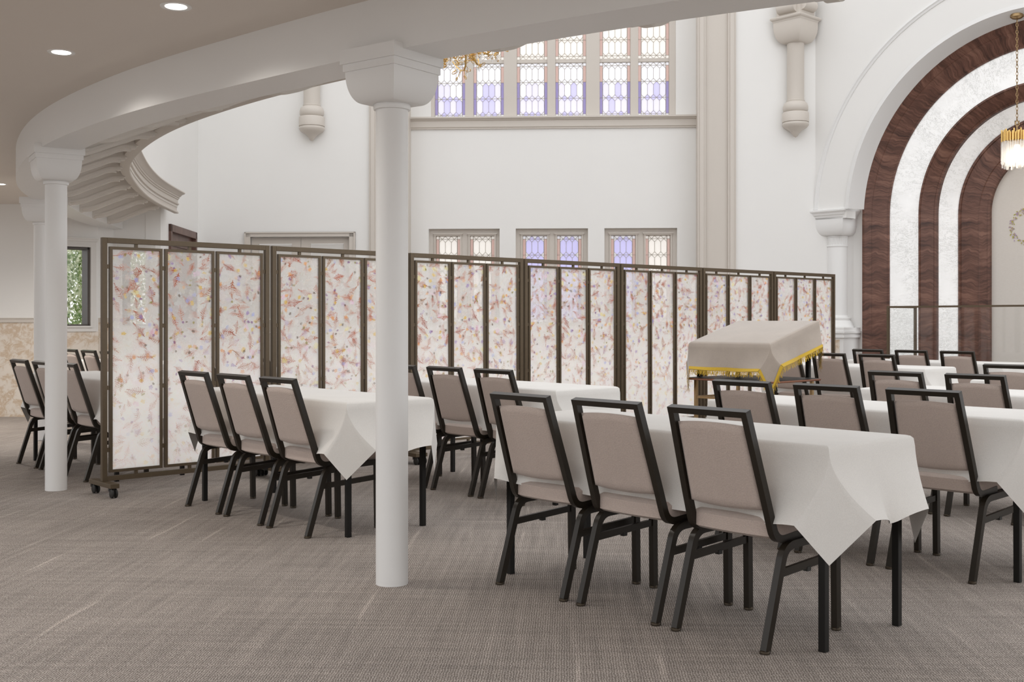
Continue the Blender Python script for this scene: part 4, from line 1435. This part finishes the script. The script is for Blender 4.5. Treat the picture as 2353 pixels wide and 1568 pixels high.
CHAIR = make_chair()
TABLE = make_table()
first = {'c': True, 't': True}
A0 = Vector((0.778, 5.024, 0))
DU, DV = 3.05, 1.655
TABS = [
 ((0, 0), 'the nearest table at front right', 'nearest white-clothed table, front right of the carpet'),
 ((0, 1), 'the second table of the right-hand row', 'second white-clothed table behind the front right one'),
 ((0, 2), 'the third table of the right-hand row', 'third white-clothed table in the right-hand row'),
 ((0, 3), 'the fourth right-hand table, at the picture edge', 'fourth white-clothed table of the right-hand row, at the picture edge'),
 ((1, 0), 'the table partly behind the near white column', 'white-clothed table partly hidden by the near white column'),
 ((1, 1), 'the table just right of the near column', 'white-clothed table between the near column and the middle screens'),
 ((1, 4), 'the table right of the draped desk', 'white-clothed table just right of the draped reading desk'),
 ((1, 5), 'the farthest table, before the walnut arch', 'farthest white-clothed table, before the walnut arch'),
 ((2, 0), 'the far left table behind the slim column', 'white-clothed table at far left behind the slim column'),
 ((2, 1), 'the table hidden behind the left screens', 'white-clothed table glimpsed through gaps of the left screens'),
 ((3, 1), 'the table below the left garden window', 'white-clothed table below the left garden window'),
]
for (i, j), where, tlabel in TABS:
    o = A0 + UX * (DU * i) + VX * (DV * j - 0.07 * i)
    t = TABLE if first['t'] else copy_tree(TABLE); first['t'] = False
    t.location = o; t.rotation_euler = (0, 0, GRID_ROT)
    tag(t, 'black-legged folding table under ' + tlabel.replace('white-clothed table', 'white cloth').replace('second white', 'second white'), 'table', 'clothed tables')
    t['label'] = 'black-legged banquet table: ' + where
    cl = obj('tablecloth', CLOTH, None, (o.x, o.y, TZ), GRID_ROT)
    tag(cl, 'white linen cloth with pointed corners over ' + where, 'tablecloth', 'white tablecloths')
    for k, (du, nm) in enumerate(((0.53, 'left'), (0.0, 'middle'), (-0.53, 'right'))):
        p = o + UX * du + VX * (-0.21)
        c = CHAIR if first['c'] else copy_tree(CHAIR); first['c'] = False
        c.location = p; c.rotation_euler = (0, 0, GRID_ROT)
        tag(c, 'taupe chair, %s of three at %s' % (nm, where), 'chair', 'chairs along the tables')

# ------------------------------------------------------------------ draped reading desk
DW, DL = 0.909, 0.766
near = Vector((2.30, 10.0, 0))
dc = near + UX * (DW / 2) + VX * (DL / 2)
zf, zb_ = 1.03, 1.235
slope = (zb_ - zf) / DL
dk = empty('reading_desk', dc, GRID_ROT)
tag(dk, 'reading desk with brass legs and dark copper-edged shelf beneath its drape', 'desk')
zc_ = (zf + zb_) / 2
m = Matrix.Translation((0, 0, zc_ - 0.03)) @ Matrix.Rotation(math.atan(slope), 4, 'X')
MB().box(-DW / 2 + .02, DW / 2 - .02, -DL / 2 + .02, DL / 2 - .02, -0.02, 0.02, m).build('sloping_top', 'doorwood', dk)
for sx in (-1, 1):
    for sy, zz in ((-1, zf - .06), (1, zb_ - .06)):
        MB().box(sx * 0.40 - .018, sx * 0.40 + .018, sy * 0.30 - .018, sy * 0.30 + .018, 0.70, zz).build('support', 'black', dk)
        MB().box(sx * 0.42 - .014, sx * 0.42 + .014, sy * 0.33 - .014, sy * 0.33 + .014, 0.0, 0.67).build('leg', 'brass', dk)
    MB().box(sx * 0.42 - .010, sx * 0.42 + .010, -0.316, 0.316, 0.50, 0.52).build('stretcher', 'brass', dk)
for sy in (-1, 1):
    MB().box(-0.406, 0.406, sy * 0.33 - .010, sy * 0.33 + .010, 0.50, 0.52).build('stretcher', 'brass', dk)
def rrect(hx, hy, r, n=6):
    pts = []
    for cx_, cy_, a0 in ((hx - r, hy - r, 0), (-hx + r, hy - r, pi / 2), (-hx + r, -hy + r, pi), (hx - r, -hy + r, 1.5 * pi)):
        for i in range(n + 1):
            a = a0 + pi / 2 * i / n
            pts.append((cx_ + r * cos(a), cy_ + r * sin(a)))
    return pts
rp = rrect(0.50, 0.42, 0.12)
n = len(rp)
MB().add([(x, y, 0.675) for x, y in rp] + [(x, y, 0.695) for x, y in rp], [tuple(range(n - 1, -1, -1)), tuple(range(n, 2 * n))] + [(i, (i + 1) % n, (i + 1) % n + n, i + n) for i in range(n)]).build('shelf', 'black', dk)
MB().tube([(x * 1.008, y * 1.008, 0.685) for x, y in rp + rp[:1]], 0.010, 6).build('shelf_edge', 'copper', dk, 60)
vm, rows = cloth_mesh(DW / 2 + 0.01, DL / 2 + 0.01, 0.255, 'velvet', 'velvet_drape', 10, slope, 4, 0.03, (0.30, 0.30), 1.75)
vd = obj('velvet_drape', vm, None, (dc.x, dc.y, zc_ + 0.004), GRID_ROT)
tag(vd, 'beige velvet drape with gold fringe over the sloping reading desk', 'drape')
hem = rows[-1]; prev = rows[-2]
nH = len(hem)
mb = MB(); fr = MB(); r = random.Random(9)
cen = Vector((0, 0, 0))
for i in range(nH):
    j = (i + 1) % nH
    a, b = hem[i], hem[j]
    if (a - b).length < 1e-5:
        continue
    ua = (prev[i] - a).normalized(); ub = (prev[j] - b).normalized()
    nrm = (b - a).cross(ua).normalized()
    oa = Vector((a.x, a.y, 0)).normalized() if False else nrm
    e = 0.0045
    for sg in (1, -1):
        mb.add([a + oa * e * sg, b + oa * e * sg, b + ub * 0.032 + oa * e * sg, a + ua * 0.032 + oa * e * sg], [(0, 1, 2, 3)])
    cnt = max(1, int((a - b).length / 0.0035))
    for q in range(cnt):
        p0 = a.lerp(b, (q + r.random()) / cnt)
        d = Vector((r.gauss(0, .28), r.gauss(0, .28), -1)).normalized() * r.uniform(.030, .055)
        s_ = (b - a).normalized() * 0.0017
        fr.add([p0 - s_, p0 + s_, p0 + d + s_ * 1.3, p0 + d - s_ * 1.3], [(0, 1, 2, 3)])
mb.build('gold_braid', 'goldtrim', vd)
f_ = fr.build('gold_fringe', 'goldtrim', vd); f_['kind'] = 'stuff'
